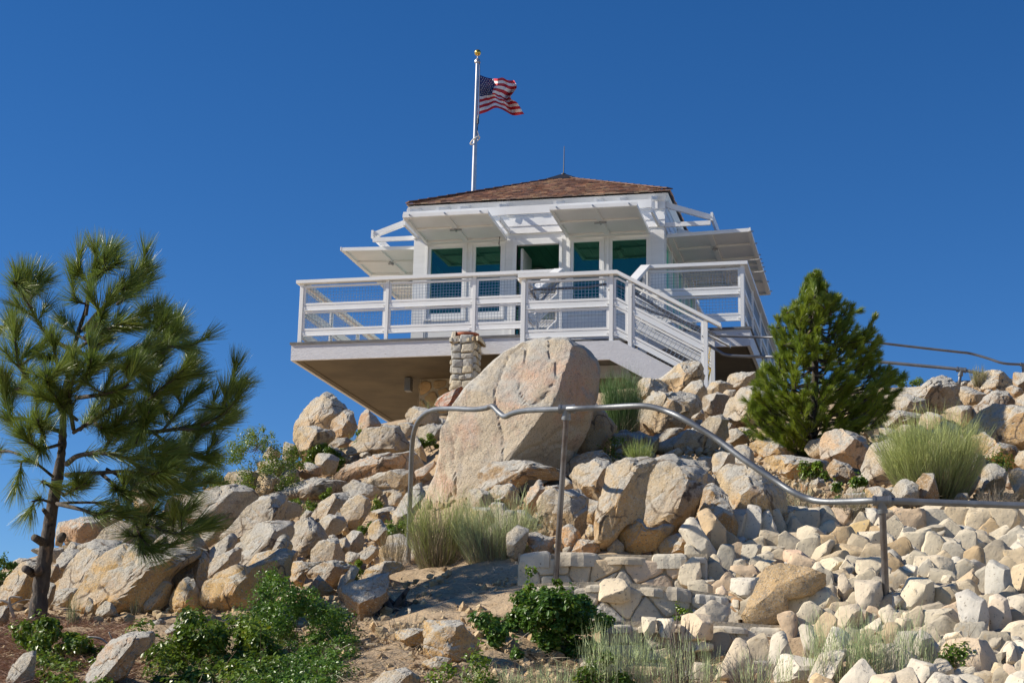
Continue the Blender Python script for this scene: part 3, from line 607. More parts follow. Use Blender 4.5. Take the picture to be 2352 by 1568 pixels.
def rock_shape(pts, T, seed, cuts=9, lvl=4, rough=.05, box=.72, planes=None, frac=0.):
    """pts: outline in metres around its centroid; T half thickness; returns verts (x right, y up, z to viewer)"""
    rs = np.random.RandomState(seed); S, F = ico(lvl); th, R = outline_R(pts); rm = R.mean()
    a = np.arctan2(S[:, 1], S[:, 0]); Rr = np.interp(a, np.r_[th, math.pi], np.r_[R, R[0]]); ro = np.hypot(S[:, 0], S[:, 1])
    ro2 = ro**box; c2 = np.sign(S[:, 2])*abs(S[:, 2])**.85
    P = np.c_[Rr*ro2*np.cos(a), Rr*ro2*np.sin(a), T*c2]
    for k in range(cuts+2):
        n = rs.randn(3); n[2] = abs(n[2])*1.0+.12; n /= np.linalg.norm(n)
        if k == 0: n = V(rs.uniform(-.80, -.35), rs.uniform(.25, .62), rs.uniform(.35, .70)); n /= np.linalg.norm(n)
        if k == 1: n = V(rs.uniform(-.25, .15), rs.uniform(.6, .95), rs.uniform(.2, .5)); n /= np.linalg.norm(n)
        if k == 2: n = V(rs.uniform(.45, .9), rs.uniform(-.5, .1), rs.uniform(.4, .8)); n /= np.linalg.norm(n)
        if planes and k < len(planes): n = V(*planes[k][:3]); n /= np.linalg.norm(n)
        s = P@n; lat = math.sqrt(1-n[2]**2); off = s.max()*(rs.uniform(.28, .46) if k == 0 else rs.uniform(.60, .85) if lat < .7 else rs.uniform(.66, .90))
        if planes and k < len(planes): off = s.max()*planes[k][3]
        e = np.maximum(0, s-off)
        P = P-np.outer(e*.97, n)
    # give the cut block the traced outline back, angle by angle
    ang = np.arctan2(P[:, 1], P[:, 0]); rr = np.hypot(P[:, 0], P[:, 1]); nb = 60; bi = ((ang+math.pi)/(2*math.pi)*nb).astype(int) % nb
    mx = np.zeros(nb); np.maximum.at(mx, bi, rr); mx[mx <= 0] = rm; bc = (np.arange(nb)+.5)/nb*2*math.pi-math.pi
    want = np.interp(bc, th, R); k3 = np.array([.25, .5, .25]); ratio = want/mx; ratio = np.convolve(np.r_[ratio[-1], ratio, ratio[0]], k3, 'valid')
    sc = np.interp(ang, np.r_[bc[0]-2*math.pi/nb, bc, bc[-1]+2*math.pi/nb], np.r_[ratio[-1], ratio, ratio[0]]); sc = np.clip(sc, .6, 2.2)
    P[:, 0] *= sc; P[:, 1] *= sc
    q = P/rm
    d = fr3(q, 1.1, 2, seed)*rough*1.1+fr3(q, 4.2, 5, seed+9)*rough*.8
    cr = fr3(q*V(1, .45, 1), 1.5, 2, seed+31); d -= np.exp(-(cr/.04)**2)*rough*1.1   # a few cracks
    P = P*(1+d[:, None]*.9)
    if frac:                                                       # joint blocks: every cell of the fractured rock is set in or out a little
        off_ = V(seed % 17, seed % 23, seed % 11); st_ = np.zeros(len(P)); ck = np.zeros(len(P))
        for i, p in enumerate(q*V(1.15, .85, 1.0)*frac+off_):
            ds_, ps_ = mnoise.voronoi(Vector(p)); c0 = ps_[0]; h = math.sin(c0[0]*12.9+c0[1]*78.2+c0[2]*37.7)*43758.5; st_[i] = (h-math.floor(h))-.5; ck[i] = ds_[1]-ds_[0]
        P = P*(1+(st_*.13-np.exp(-(ck/.045)**2)*.055)[:, None])
    return P, F
def place(P, cx, cy, d):
    wv = -ray(cx, cy); wv /= np.linalg.norm(wv); uv = CR-wv*(CR@wv); uv /= np.linalg.norm(uv); vv = np.cross(wv, uv)
    return at(cx, cy, d)+P[:, :1]*uv+P[:, 1:2]*vv+P[:, 2:3]*wv
def centroid(p):
    x, y = p[:, 0], p[:, 1]; x2, y2 = np.roll(x, -1), np.roll(y, -1); c = x*y2-x2*y; A = c.sum()/2
    return V(((x+x2)*c).sum()/(6*A), ((y+y2)*c).sum()/(6*A))
ROCKD = []
def rock(poly, label, d=None, T=None, seed=None, cuts=6, lvl=None, rough=.05, tint=(1, 1, 1), m='granite', name='boulder', cat='boulder', group='granite boulders on the slope', parent=None, off=.12, box=.50, grow=1.15, planes=None, frac=None):
    poly = np.array(poly, float); c = centroid(poly); seed = seed if seed is not None else int(c[0]*7+c[1]*13) % 9973
    span = poly.max(0)-poly.min(0)
    if d is None: d0 = hit(c[0], min(poly[:, 1].max(), 1600)); 
    else: d0 = d
    k = d0/FPX; Tm = T if T else .5*math.sqrt(span[0]*span[1])*k*.85
    if d is None: d0 = d0+Tm*off; k = d0/FPX
    pts = (poly-c)*V(1, -1)*k*grow; pts[:, 1] = np.where(pts[:, 1] < 0, pts[:, 1]*1.08, pts[:, 1])
    ROCKD.append((poly, d0, Tm))
    if lvl is None: lvl = 5 if max(span) > 60 else 4
    if frac is None: frac = (1.25 if max(span) > 85 else .9) if (lvl >= 5 and m != 'chip') else 0
    P, F = rock_shape(pts, Tm, seed, cuts, lvl, rough, box, planes, frac)
    W = place(P, c[0], c[1], d0); loc = W.mean(0)
    cols = None
    if m == 'chip': cols = np.tile(np.array(tint), (len(W), 1))
    o = mesh_obj(name, W, F, [m], parent, loc if parent is None else None, cols=cols, smooth=True, auto=30)
    o.color = (*tint, 1)
    if parent is None: tag(o, label, cat, group)
    elif label: o['label'] = label
    return o
RA = lambda L: [(574.2+.3662*a, 861.2+.3662*b) for a, b in L]
RB = lambda L: [(1091+.3662*a, 861.2+.3662*b) for a, b in L]
RC = lambda L: [(.3043*a, 1091+.3043*b) for a, b in L]
RD = lambda L: [(1607.8+.3662*a, 574.2+.3662*b) for a, b in L]
RE = lambda L: [(1665.2+.3043*a, 1091+.3043*b) for a, b in L]
RF = lambda L: [(516.8+.3043*a, 1091+.3043*b) for a, b in L]
RG = lambda L: [(1091+.3043*a, 1091+.3043*b) for a, b in L]
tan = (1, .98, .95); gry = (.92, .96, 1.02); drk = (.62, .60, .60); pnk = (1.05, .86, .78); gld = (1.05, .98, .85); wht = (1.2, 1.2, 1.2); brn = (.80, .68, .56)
# the great leaning boulder in front of the deck
rock([(940,1190),(955,1145),(985,1085),(1003,1040),(1008,985),(1035,930),(1072,880),(1110,845),(1160,800),(1200,780),(1260,768),(1310,771),(1345,793),(1375,828),(1384,850),(1381,910),(1365,962),(1345,1010),(1318,1050),(1290,1085),(1200,1120),(1100,1170),(1020,1200)],
     'huge leaning boulder with pinkish patches, the largest rock, in front of the deck', d=17.3, T=1.15, seed=411, cuts=3, frac=0, lvl=6, rough=.032, m='pinkrock', tint=(1.06, 1.03, .98), group=None, grow=.99, box=.55, planes=[(-.42, .50, .76, .57), (.55, -.53, .65, .66), (-.55, .25, .80, .62), (-.8, -.1, .6, .76), (.7, .1, .7, .80)])
RK = [
 (RA,[(290,330),(300,290),(360,210),(430,140),(480,112),(520,130),(575,200),(590,230),(520,290),(500,355),(430,345),(400,325)],dict(tint=tan),'tall pointed tan boulder standing against the sky left of the deck slab'),
 (RA,[(290,335),(400,325),(500,360),(515,400),(470,440),(400,470),(380,520),(340,545),(310,470),(290,410)],dict(tint=gld),'ochre boulder directly under the tall pointed boulder left of the deck'),
 (RA,[(520,290),(590,228),(640,230),(665,320),(640,370),(560,400),(510,365)],dict(tint=brn),'brown rounded rock leaning on the right side of the tall pointed boulder'),
 (RA,[(680,330),(700,250),(735,220),(790,270),(830,330),(760,340),(690,345)],dict(tint=pnk),'small pinkish peaked rock just below the low corner of the deck underside'),
 (RA,[(480,440),(530,400),(600,395),(640,420),(600,450),(500,450)],dict(tint=drk),'low dark flat rock at the foot of the tall pointed boulder'),
 (RA,[(610,470),(690,410),(720,340),(850,325),(930,320),(970,400),(1010,450),(960,480),(860,500),(700,480),(640,500)],dict(tint=tan),'broad cracked tan block under the deck overhang left of the bent rail top'),
 (RA,[(925,310),(1000,300),(1040,330),(1030,390),(970,400),(940,360)],dict(tint=tan),'small square block beside the curve of the bent rail top'),
 (RA,[(985,240),(1035,200),(1120,215),(1180,240),(1180,300),(1100,300),(1040,320),(990,300)],dict(tint=tan),'blocky tan rock at the mouth of the dark space under the deck'),
 (RA,[(1040,400),(1080,330),(1150,305),(1210,320),(1190,400),(1120,420),(1060,430)],dict(tint=gry),'grey rock between the bent rail and the huge leaning boulder'),
 (RA,[(560,620),(590,580),(700,530),(850,495),(1000,490),(1010,560),(900,600),(760,620),(640,660),(570,650)],dict(tint=pnk),'long pinkish sloping slab left of the bent rail post'),
 (RA,[(740,660),(800,620),(900,600),(1000,600),(1000,660),(930,720),(830,715),(760,690)],dict(tint=tan),'flat overhanging slab with a rusty underside left of the bent rail post'),
 (RA,[(590,700),(650,660),(760,690),(820,730),(790,770),(700,760),(620,750)],dict(tint=gry),'low grey slab under the long pinkish slab'),
 (RA,[(300,555),(370,552),(440,580),(440,620),(380,650),(330,640),(300,600)],dict(tint=pnk),'rounded pinkish rock right of the olive bush on the left slope'),
 (RA,[(85,505),(130,445),(190,490),(180,515),(90,520)],dict(tint=tan),'small pointed rock in the olive bush on the left slope'),
 (RA,[(180,730),(260,690),(400,650),(560,660),(610,690),(560,740),(420,770),(300,770),(200,770)],dict(tint=drk),'dark lichen covered slab on the left slope'),
 (RA,[(0,840),(60,790),(140,760),(230,800),(300,820),(290,880),(200,910),(120,950),(0,1000)],dict(tint=gry),'pale rounded outcrop below the dark lichen slab'),
 (RA,[(400,880),(440,800),(520,750),(600,740),(640,790),(580,830),(540,850),(500,900),(440,930)],dict(tint=tan),'curved boulder like a bent thumb in the middle of the left slope'),
 (RA,[(580,840),(610,790),(680,760),(740,780),(745,850),(700,930),(650,970),(600,930)],dict(tint=tan),'egg shaped boulder right of the curved thumb boulder'),
 (RA,[(440,920),(500,880),(580,890),(595,940),(560,980),(490,1015),(460,970)],dict(tint=gry),'small cleft boulder below the curved thumb boulder'),
 (RA,[(320,890),(350,850),(390,860),(390,890),(330,930),(310,930)],dict(tint=gry),'small sloping grey rock left of the curved thumb boulder'),
 (RA,[(0,1050),(30,990),(120,950),(200,935),(200,960),(170,1010),(100,1060),(60,1100),(10,1120)],dict(tint=gry),'grey sloping rock face below the pale rounded outcrop'),
 (RA,[(245,990),(300,930),(380,905),(430,950),(480,1030),(440,1070),(370,1120),(300,1130),(260,1070)],dict(tint=gry),'large square shouldered grey block in the middle of the left slope'),
 (RA,[(390,1110),(440,1050),(540,1025),(560,1090),(600,1150),(560,1170),(480,1160),(400,1180)],dict(tint=tan),'tan slab right of the square shouldered grey block'),
 (RA,[(550,1040),(600,1020),(625,1060),(625,1120),(600,1150),(570,1090)],dict(tint=tan),'narrow upright stone between two boulders right of the square block'),
 (RA,[(610,1010),(650,980),(700,990),(715,1040),(690,1090),(650,1120),(615,1080)],dict(tint=tan),'rounded tan boulder just right of the narrow upright stone'),
 (RA,[(680,1120),(760,1070),(805,1090),(790,1130),(740,1170),(690,1160)],dict(tint=gld),'tilted ochre slab near the foot of the bent rail post'),
 (RA,[(490,1010),(520,1000),(545,1015),(540,1040),(500,1040)],dict(tint=gry),'fist sized grey stone on top of the square block gap'),
 (RA,[(640,940),(690,930),(680,970),(645,965)],dict(tint=gry),'tiny grey stone under the egg shaped boulder'),
 (RA,[(870,770),(900,740),(945,740),(960,790),(920,815),(875,805)],dict(tint=tan),'small round stone left of the bent rail post among shrubs'),
 (RA,[(890,960),(900,880),(950,800),(1000,720),(1050,690),(1100,740),(1040,850),(1000,940),(950,1000)],dict(tint=gry),'pale boulder behind the upright of the bent rail post'),
 (RA,[(1040,600),(1120,560),(1165,540),(1150,580),(1080,640),(1050,650)],dict(tint=pnk),'reddish rock at the left edge of the huge leaning boulder'),
 (RA,[(0,1190),(60,1120),(150,1100),(170,1010),(240,1010),(250,1100),(200,1170),(210,1250),(130,1270),(80,1370),(0,1370)],dict(tint=gld,m='goldrock',cuts=6),'ochre rock face rising above the green scrub at the bottom'),
 (RA,[(200,1170),(260,1100),(300,1110),(280,1160),(240,1200),(205,1190)],dict(tint=tan),'small stone wedged beside the ochre rock face'),
 (RA,[(130,1220),(150,1170),(240,1210),(200,1260),(150,1265)],dict(tint=gld,m='goldrock'),'small ochre wedge lying on the ochre rock face'),
 (RA,[(210,1260),(280,1170),(380,1180),(470,1170),(400,1210),(350,1250),(330,1320),(280,1290)],dict(tint=gld,m='goldrock'),'sloping ochre rock left of the dark pinkish boulder'),
 (RA,[(350,1245),(420,1200),(520,1160),(600,1190),(640,1200),(560,1250),(540,1330),(460,1290),(420,1290),(380,1260)],dict(tint=brn),'dark pinkish boulder above the green scrub'),
 (RA,[(550,1340),(570,1280),(640,1200),(680,1220),(650,1280),(620,1320),(570,1350)],dict(tint=wht),'white streaked upright stone right of the dark pinkish boulder'),
 (RA,[(350,1350),(430,1260),(480,1310),(540,1360),(440,1380)],dict(tint=pnk,m='goldrock'),'orange rock just behind the top of the green scrub'),
 (RA,[(720,1220),(840,1170),(930,1180),(960,1220),(860,1250),(740,1290)],dict(tint=gld,m='goldrock'),'flat ochre ledge at the foot of the bent rail post'),
 (RA,[(560,1350),(680,1290),(850,1250),(865,1290),(850,1400),(770,1470),(700,1520),(640,1460),(600,1400)],dict(tint=brn),'thick tilted slab with a white top edge beside the dark root stump'),
 (RA,[(820,1150),(880,1140),(940,1170),(900,1190),(830,1190)],dict(tint=gld,m='goldrock'),'small ochre stone right behind the bent rail post foot'),
 (RC,[(435,420),(445,370),(500,358),(560,345),(500,440),(470,510),(430,500)],dict(tint=gry,grow=1.26),'grey rock on the skyline just right of the pine trunk'),
 (RC,[(490,400),(560,350),(660,335),(780,330),(800,400),(760,450),(740,500),(620,545),(560,510),(510,460)],dict(tint=pnk,grow=1.26),'reddish boulder on the left skyline under the pine branches'),
 (RC,[(760,480),(800,420),(900,370),(1010,350),(1040,400),(1050,500),(960,560),(900,520),(760,510)],dict(tint=gry,grow=1.26),'grey rounded rock right of the reddish skyline boulder'),
 (RC,[(1250,300),(1290,190),(1420,130),(1500,190),(1430,250),(1420,310),(1300,330)],dict(tint=pnk,grow=1.26),'pinkish rock half hidden by the lowest pine branches'),
 (RC,[(1390,290),(1440,200),(1510,150),(1640,110),(1760,90),(1850,120),(1900,180),(1850,280),(1700,350),(1550,330),(1430,310)],dict(tint=gry,grow=1.26),'broad pale outcrop on the left skyline beside the pine branch tips'),
 (RC,[(1720,20),(1740,90),(1800,105),(1890,100),(1930,60),(1945,-5),(1850,-25),(1740,-10)],dict(tint=tan,grow=1.26),'squat block balanced on the left skyline beside the olive bush'),
 (RC,[(600,530),(690,505),(720,520),(700,560),(620,600),(590,580)],dict(tint=gry,grow=1.26),'small grey stone perched above the big curved slab'),
 (RC,[(480,870),(490,780),(530,690),(600,600),(700,520),(860,515),(980,560),(880,620),(800,650),(760,700),(690,770),(640,850),(560,860)],dict(tint=tan,grow=1.26),'big curved slab right of the pine trunk'),
 (RC,[(640,880),(700,790),(790,680),(900,600),(1010,560),(1150,560),(1300,600),(1400,570),(1520,560),(1440,640),(1340,690),(1260,760),(1210,830),(1180,900),(1120,1000),(900,990),(730,970),(640,910)],dict(tint=gld,m='goldrock',cuts=4,box=.6,grow=1.26),'widest smooth ochre slab with a diagonal crack, lower left slope'),
 (RC,[(1300,1000),(1310,930),(1350,830),(1410,780),(1440,800),(1500,930),(1520,1000),(1400,1010)],dict(tint=gld,m='goldrock',grow=1.26),'triangular ochre stone standing at the foot of the left slope'),
 (RC,[(1090,1010),(1110,920),(1150,840),(1240,810),(1280,840),(1270,900),(1240,960),(1180,1000)],dict(tint=gld,m='goldrock',grow=1.26),'broken ochre stone left of the triangular stone'),
 (RC,[(1290,830),(1340,740),(1420,680),(1530,600),(1560,640),(1540,800),(1590,830),(1600,950),(1500,930),(1440,790),(1380,780),(1310,880)],dict(tint=gld,m='goldrock',grow=1.26),'ochre rock face behind the triangular stone'),
 (RC,[(1560,640),(1600,560),(1680,490),(1740,450),(1770,480),(1760,540),(1680,590),(1620,620),(1570,700)],dict(tint=gry,grow=1.26),'grey edged slab end above the ochre rock face'),
 (RC,[(1560,720),(1620,630),(1760,560),(1800,570),(1790,660),(1720,690),(1640,740),(1580,790)],dict(tint=tan,grow=1.26),'overhanging block in the ochre rock face'),
 (RC,[(1800,680),(1860,580),(1930,550),(1960,600),(1950,650),(1870,695)],dict(tint=brn,grow=1.26),'small dark square block set into the big right hand slab of the left slope'),
 (RC,[(1800,560),(1870,460),(1960,390),(2076,380),(2180,400),(2150,500),(2076,560),(2000,620),(1940,680),(1870,700),(1800,660)],dict(tint=gry,cuts=5,grow=1.26),'grey topped slab above the green scrub'),
 (RC,[(1640,480),(1760,380),(1860,270),(1960,190),(2076,150),(2140,200),(2076,370),(1900,400),(1800,450),(1760,440)],dict(tint=gry,cuts=5,grow=1.26),'long pale slab running up to the skyline'),
 (RC,[(1600,950),(1590,800),(1700,740),(1800,700),(1870,710),(2000,640),(2076,580),(2150,640),(2120,860),(1950,980),(1800,1000),(1700,980)],dict(tint=gld,m='goldrock',cuts=5,grow=1.26),'wide ochre face at the foot of the slope left of the green scrub'),
 (RC,[(0,900),(60,790),(140,700),(250,650),(250,760),(210,900),(180,950),(60,940),(0,960)],dict(tint=gld,m='goldrock',grow=1.26),'ochre outcrop left of the pine trunk'),
 (RC,[(360,760),(360,700),(430,680),(450,740),(440,770),(400,800)],dict(tint=brn,grow=1.26),'small brown stone right beside the pine trunk'),
 (RC,[(440,640),(470,600),(560,570),(600,600),(530,680),(500,760),(460,740)],dict(tint=tan,grow=1.26),'knobbly tan rock left of the big curved slab'),
 (RC,[(385,930),(430,890),(500,865),(600,865),(640,910),(660,960),(560,985),(400,960)],dict(tint=gry,grow=1.26),'low rounded rock right of the pine trunk base'),
 (RC,[(495,570),(540,510),(620,530),(600,570),(540,590),(490,600)],dict(tint=tan,grow=1.26),'tan rock below the reddish skyline boulder'),
 (RC,[(90,670),(150,630),(260,640),(240,680),(130,690)],dict(tint=wht,grow=1.26),'pale rock on the skyline left of the pine trunk'),
 (RC,[(80,1520),(110,1440),(160,1370),(250,1350),(250,1430),(240,1520),(200,1590),(90,1590)],dict(tint=gry,grow=1.26),'grey boulder in the bottom left corner among brown needles'),
 (RC,[(640,1560),(760,1350),(850,1260),(990,1180),(1080,1200),(1140,1240),(1100,1310),(1000,1390),(950,1490),(860,1550),(760,1590)],dict(tint=pnk,T=.16),'pink sloping slab between the two leafy shrubs at the bottom left'),
 (RC,[(1100,1130),(1200,1090),(1240,1110),(1220,1140),(1130,1150)],dict(tint=brn,grow=1.26),"small brown stone in the pine's shadow"),
 (RC,[(1260,1170),(1320,1120),(1400,1120),(1400,1160),(1290,1200)],dict(tint=brn,grow=1.26),'brown stone half buried above the leafy scrub'),
 (RC,[(-40,1060),(0,1000),(40,1000),(60,1060),(40,1110),(-30,1130)],dict(tint=brn,grow=1.26),'rock at the left edge beside the bleached dead branch'),
 (RB,[(45,680),(60,610),(110,560),(200,545),(330,545),(420,570),(520,590),(545,640),(480,660),(330,650),(250,700),(150,700),(80,730)],dict(tint=brn),'long dark overhanging slab at the foot of the huge leaning boulder'),
 (RB,[(535,590),(600,530),(700,490),(780,480),(860,550),(780,560),(700,540),(620,610),(580,615)],dict(tint=tan),'flat slab right behind the middle rail post'),
 (RB,[(610,640),(650,580),(760,530),(865,565),(840,620),(820,700),(780,800),(690,750),(640,720)],dict(tint=tan),'faceted tan block right of the middle rail post'),
 (RB,[(75,740),(130,700),(220,685),(260,720),(290,800),(230,830),(170,780),(90,770)],dict(tint=tan),'slanted block behind the broom bushes left of the middle rail post'),
 (RB,[(315,780),(340,730),(400,665),(430,720),(410,790),(380,860),(330,880)],dict(tint=(1.25,1.0,.85)),'pale orange upright splinter of rock left of the middle rail post'),
 (RB,[(405,800),(430,750),(520,730),(650,725),(700,780),(690,900),(680,1000),(640,1010),(560,950),(480,940),(410,900)],dict(tint=tan),'square fractured block crossed by the middle rail post'),
 (RB,[(440,700),(520,690),(535,720),(500,745),(445,740)],dict(tint=tan),'small stone on top of the square fractured block'),
 (RB,[(700,780),(780,800),(770,870),(740,920),(690,900)],dict(tint=gld,m='goldrock'),'ochre stone in the gap left of the tall twin blocks'),
 (RB,[(745,1100),(760,960),(770,850),(810,700),(850,590),(920,545),(1060,535),(1140,560),(1090,620),(1060,700),(1040,800),(1030,890),(960,900),(930,930),(880,1000),(840,1040),(830,1100)],dict(cuts=6,tint=(1.05,1.0,.92)),'left one of the two tall blocks above the stone steps'),
 (RB,[(1040,890),(1045,780),(1060,690),(1100,600),(1160,550),(1230,540),(1380,545),(1440,590),(1450,720),(1420,850),(1380,980),(1240,1000),(1180,950),(1080,950)],dict(cuts=10,tint=(1.02,1.0,.96)),'right one of the two tall blocks above the stone steps, with a hollowed face'),
 (RB,[(890,1010),(900,950),(960,900),(1040,910),(1070,960),(1180,950),(1230,930),(1200,1000),(1150,1050),(1110,1080),(1000,1110),(930,1110)],dict(tint=gld,m='goldrock'),'knobbly ochre rock between the tall twin blocks and the top step'),
 (RB,[(1100,1110),(1160,1030),(1280,1000),(1380,1000),(1440,1060),(1460,1120),(1300,1130)],dict(tint=gld,m='goldrock'),'ochre rock with a small green tuft just above the top step'),
 (RB,[(835,1080),(840,1040),(880,1020),(930,1070),(930,1115),(840,1115)],dict(tint=tan),'little pitted stone sitting on the top step edge'),
 (RB,[(605,1110),(640,1030),(750,1040),(790,1110),(700,1118)],dict(tint=pnk,m='goldrock'),'orange wedge of rock on the top step right of the middle post'),
 (RB,[(555,1050),(550,960),(600,940),(650,990),(660,1030),(620,1090),(570,1095)],dict(tint=pnk,m='goldrock'),'round orange stone beside the middle rail post'),
 (RB,[(310,1010),(380,990),(480,1020),(510,1070),(480,1105),(380,1105)],dict(tint=pnk),'pinkish rock behind the right broom bush'),
 (RB,[(920,535),(960,510),(1010,530),(1000,545)],dict(tint=wht),'small pale stone under the round green tuft'),
 (RB,[(1020,260),(1060,160),(1130,110),(1200,130),(1290,100),(1380,150),(1400,220),(1350,240),(1290,320),(1200,330),(1170,360),(1100,350),(1050,310)],dict(tint=gry),'large lichen mottled boulder below the foot of the stair'),
 (RB,[(1020,60),(1060,30),(1140,30),(1200,70),(1210,110),(1130,170),(1060,150)],dict(tint=tan),'rounded boulder at the lower left end of the stair side board'),
 (RB,[(1150,40),(1210,0),(1280,-60),(1350,-85),(1400,-60),(1430,0),(1420,40),(1370,50),(1320,100),(1280,100),(1210,90)],dict(tint=(1.1,1.06,.98)),'pale peaked boulder covering the bottom of the stair'),
 (RB,[(1310,100),(1360,50),(1420,40),(1450,100),(1440,170),(1410,200),(1370,160)],dict(tint=tan),'upright egg of rock in front of the last stair post'),
 (RB,[(1130,470),(1150,430),(1270,380),(1380,330),(1480,380),(1500,450),(1400,490),(1250,470),(1200,490)],dict(tint=tan),'long flat slab under the sloping part of the pipe rail'),
 (RB,[(1140,530),(1200,490),(1270,460),(1300,490),(1250,520),(1190,545)],dict(tint=gry),'thin grey stone resting on the right tall block'),
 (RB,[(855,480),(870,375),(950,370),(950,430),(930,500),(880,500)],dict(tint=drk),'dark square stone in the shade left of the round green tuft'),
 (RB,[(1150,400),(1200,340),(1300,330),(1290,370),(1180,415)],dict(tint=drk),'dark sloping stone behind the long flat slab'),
 (list,[(1591,1216),(1604,1183),(1618,1136),(1633,1121),(1665,1140),(1690,1200),(1685,1258),(1633,1249),(1611,1231)],dict(tint=brn,m='goldrock'),'dark ochre leaning slab between the tall twin blocks and the two-tone boulder'),
 (list,[(1645,1150),(1650,1100),(1665,1080),(1700,1072),(1750,1080),(1775,1100),(1790,1130),(1795,1180),(1780,1215),(1740,1235),(1700,1228),(1665,1190)],dict(tint=(1.1,1.05,.95),cuts=7),'two tone boulder, grey above and ochre below, under the dip of the pipe rail'),
 (RD,[(40,880),(80,830),(130,820),(200,850),(160,890),(60,910)],dict(tint=tan),'low stone right of the last stair post'),
 (RD,[(165,840),(200,785),(260,765),(340,770),(340,850),(290,880),(200,870)],dict(tint=tan),'smooth dome of rock under the dark right corner of the deck'),
 (RD,[(160,1040),(190,950),(260,890),(330,870),(430,900),(460,1000),(420,1080),(330,1100),(260,1090),(190,1080)],dict(tint=(1.05,1.05,1.05)),'big pale rock tucked under the left branches of the small bushy pine'),
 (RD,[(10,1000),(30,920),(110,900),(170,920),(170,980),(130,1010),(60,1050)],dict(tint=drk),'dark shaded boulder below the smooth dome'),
 (RD,[(10,1110),(60,1060),(130,1040),(170,1080),(160,1170),(100,1240),(30,1270),(-40,1200)],dict(tint=gry),'speckled boulder above the sloping part of the pipe rail'),
 (RD,[(140,1190),(170,1140),(230,1120),(290,1170),(300,1210),(230,1230)],dict(tint=brn),'small brown rock with dry twigs left of the small bushy pine'),
 (RD,[(770,1230),(790,1170),(860,1140),(950,1150),(1040,1200),(1040,1270),(1000,1350),(900,1340),(820,1320),(770,1290)],dict(tint=(1.2,1.05,.98)),'round boulder with a pink face below the small bushy pine'),
 (RD,[(660,1250),(690,1200),(750,1190),(780,1240),(780,1320),(700,1290)],dict(tint=tan),'tan rock left of the round pink faced boulder'),
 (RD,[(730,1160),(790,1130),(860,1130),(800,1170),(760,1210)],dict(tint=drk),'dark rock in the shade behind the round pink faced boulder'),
 (RD,[(340,1260),(330,1210),(400,1180),(480,1200),(600,1280),(560,1300),(400,1290)],dict(tint=gld,m='goldrock'),'flat ochre rock under the lowest branches of the bushy pine'),
 (RD,[(430,1300),(540,1290),(680,1310),(780,1330),(800,1400),(700,1440),(560,1420),(470,1380)],dict(tint=gld,m='goldrock'),'cracked ochre slab below the bushy pine'),
 (RD,[(800,1370),(850,1320),(930,1350),(960,1400),(980,1450),(880,1450),(830,1420)],dict(tint=brn),'brown rock under the round pink faced boulder'),
 (RD,[(1170,930),(1200,880),(1280,870),(1390,860),(1450,810),(1540,800),(1590,850),(1610,920),(1630,980),(1520,1010),(1400,1000),(1280,1010),(1190,980)],dict(rough=.09,tint=(.80,.80,.82)),'rugged dark grey outcrop on the right skyline'),
 (RD,[(1200,940),(1300,905),(1400,940),(1410,1010),(1300,1040),(1210,1020)],dict(tint=gry),'grey rock in front of the rugged dark outcrop'),
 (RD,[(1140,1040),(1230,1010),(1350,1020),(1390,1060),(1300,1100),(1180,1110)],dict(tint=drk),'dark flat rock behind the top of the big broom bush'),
 (RD,[(1600,870),(1680,860),(1760,890),(1810,920),(1740,960),(1660,960),(1620,900)],dict(tint=tan),'tan boulder right of the rugged dark outcrop'),
 (RD,[(1700,850),(1740,790),(1830,755),(1890,770),(1940,830),(1950,870),(1900,890),(1790,870),(1760,900)],dict(tint=(1.15,1.1,1.0)),'smooth pale boulder crossing the far pipe rail on the skyline'),
 (RD,[(1690,1040),(1730,980),(1790,930),(1860,875),(1910,900),(1960,950),(1950,1000),(1830,1000),(1770,1040),(1730,1090)],dict(tint=(.62,.52,.45)),'dark brown wedge shaped boulder right of the big broom bush'),
 (RD,[(1540,1010),(1620,980),(1700,980),(1700,1060),(1650,1100),(1570,1040)],dict(tint=tan),'broken tan rock behind the right half of the big broom bush'),
 (RD,[(1690,1160),(1720,1090),(1780,1020),(1860,985),(1960,990),(2032,1000),(2120,1010),(2140,1260),(1990,1240),(1900,1200),(1800,1200),(1720,1200)],dict(tint=gld),'large rounded ochre boulder at the right edge'),
 (RD,[(1970,970),(2000,930),(2060,900),(2150,920),(2150,1000),(2030,1000)],dict(tint=tan),'pale rock above the large rounded ochre boulder at the right edge'),
 (RD,[(1700,1190),(1800,1150),(1860,1210),(1960,1230),(2000,1290),(1980,1360),(1880,1330),(1790,1300),(1720,1260)],dict(tint=gld,m='goldrock'),'ochre rock under the large rounded boulder at the right edge'),
 (RD,[(1020,1380),(1060,1290),(1090,1230),(1200,1200),(1300,1250),(1290,1400),(1200,1470),(1090,1460)],dict(tint=tan),'pale rock behind the left side of the big broom bush'),
 (RD,[(1060,1180),(1100,1160),(1200,1180),(1180,1220),(1090,1220)],dict(tint=tan),'small tan rock between the bushy pine and the big broom bush'),
 (RD,[(1920,870),(1960,850),(2010,870),(2032,900),(1970,920)],dict(tint=brn),'small dark stone at the foot of the far rail post'),
 (RD,[(1600,830),(1640,820),(1700,820),(1690,850),(1620,855)],dict(tint=tan),'flat stone on the skyline under the far rail joint'),
 (RD,[(1980,1320),(2010,1270),(2120,1230),(2120,1350),(2032,1370)],dict(tint=tan),'rock at the right edge beside the dry twigs'),
 (RF,[(1520,1110),(1600,1120),(1780,1120),(1830,1180),(1900,1240),(1870,1330),(1760,1370),(1600,1360),(1540,1330),(1520,1200)],dict(tint=gld,m='goldrock',T=.14),'layered orange brown block lying on the dirt left of the dark green leafy bush'),
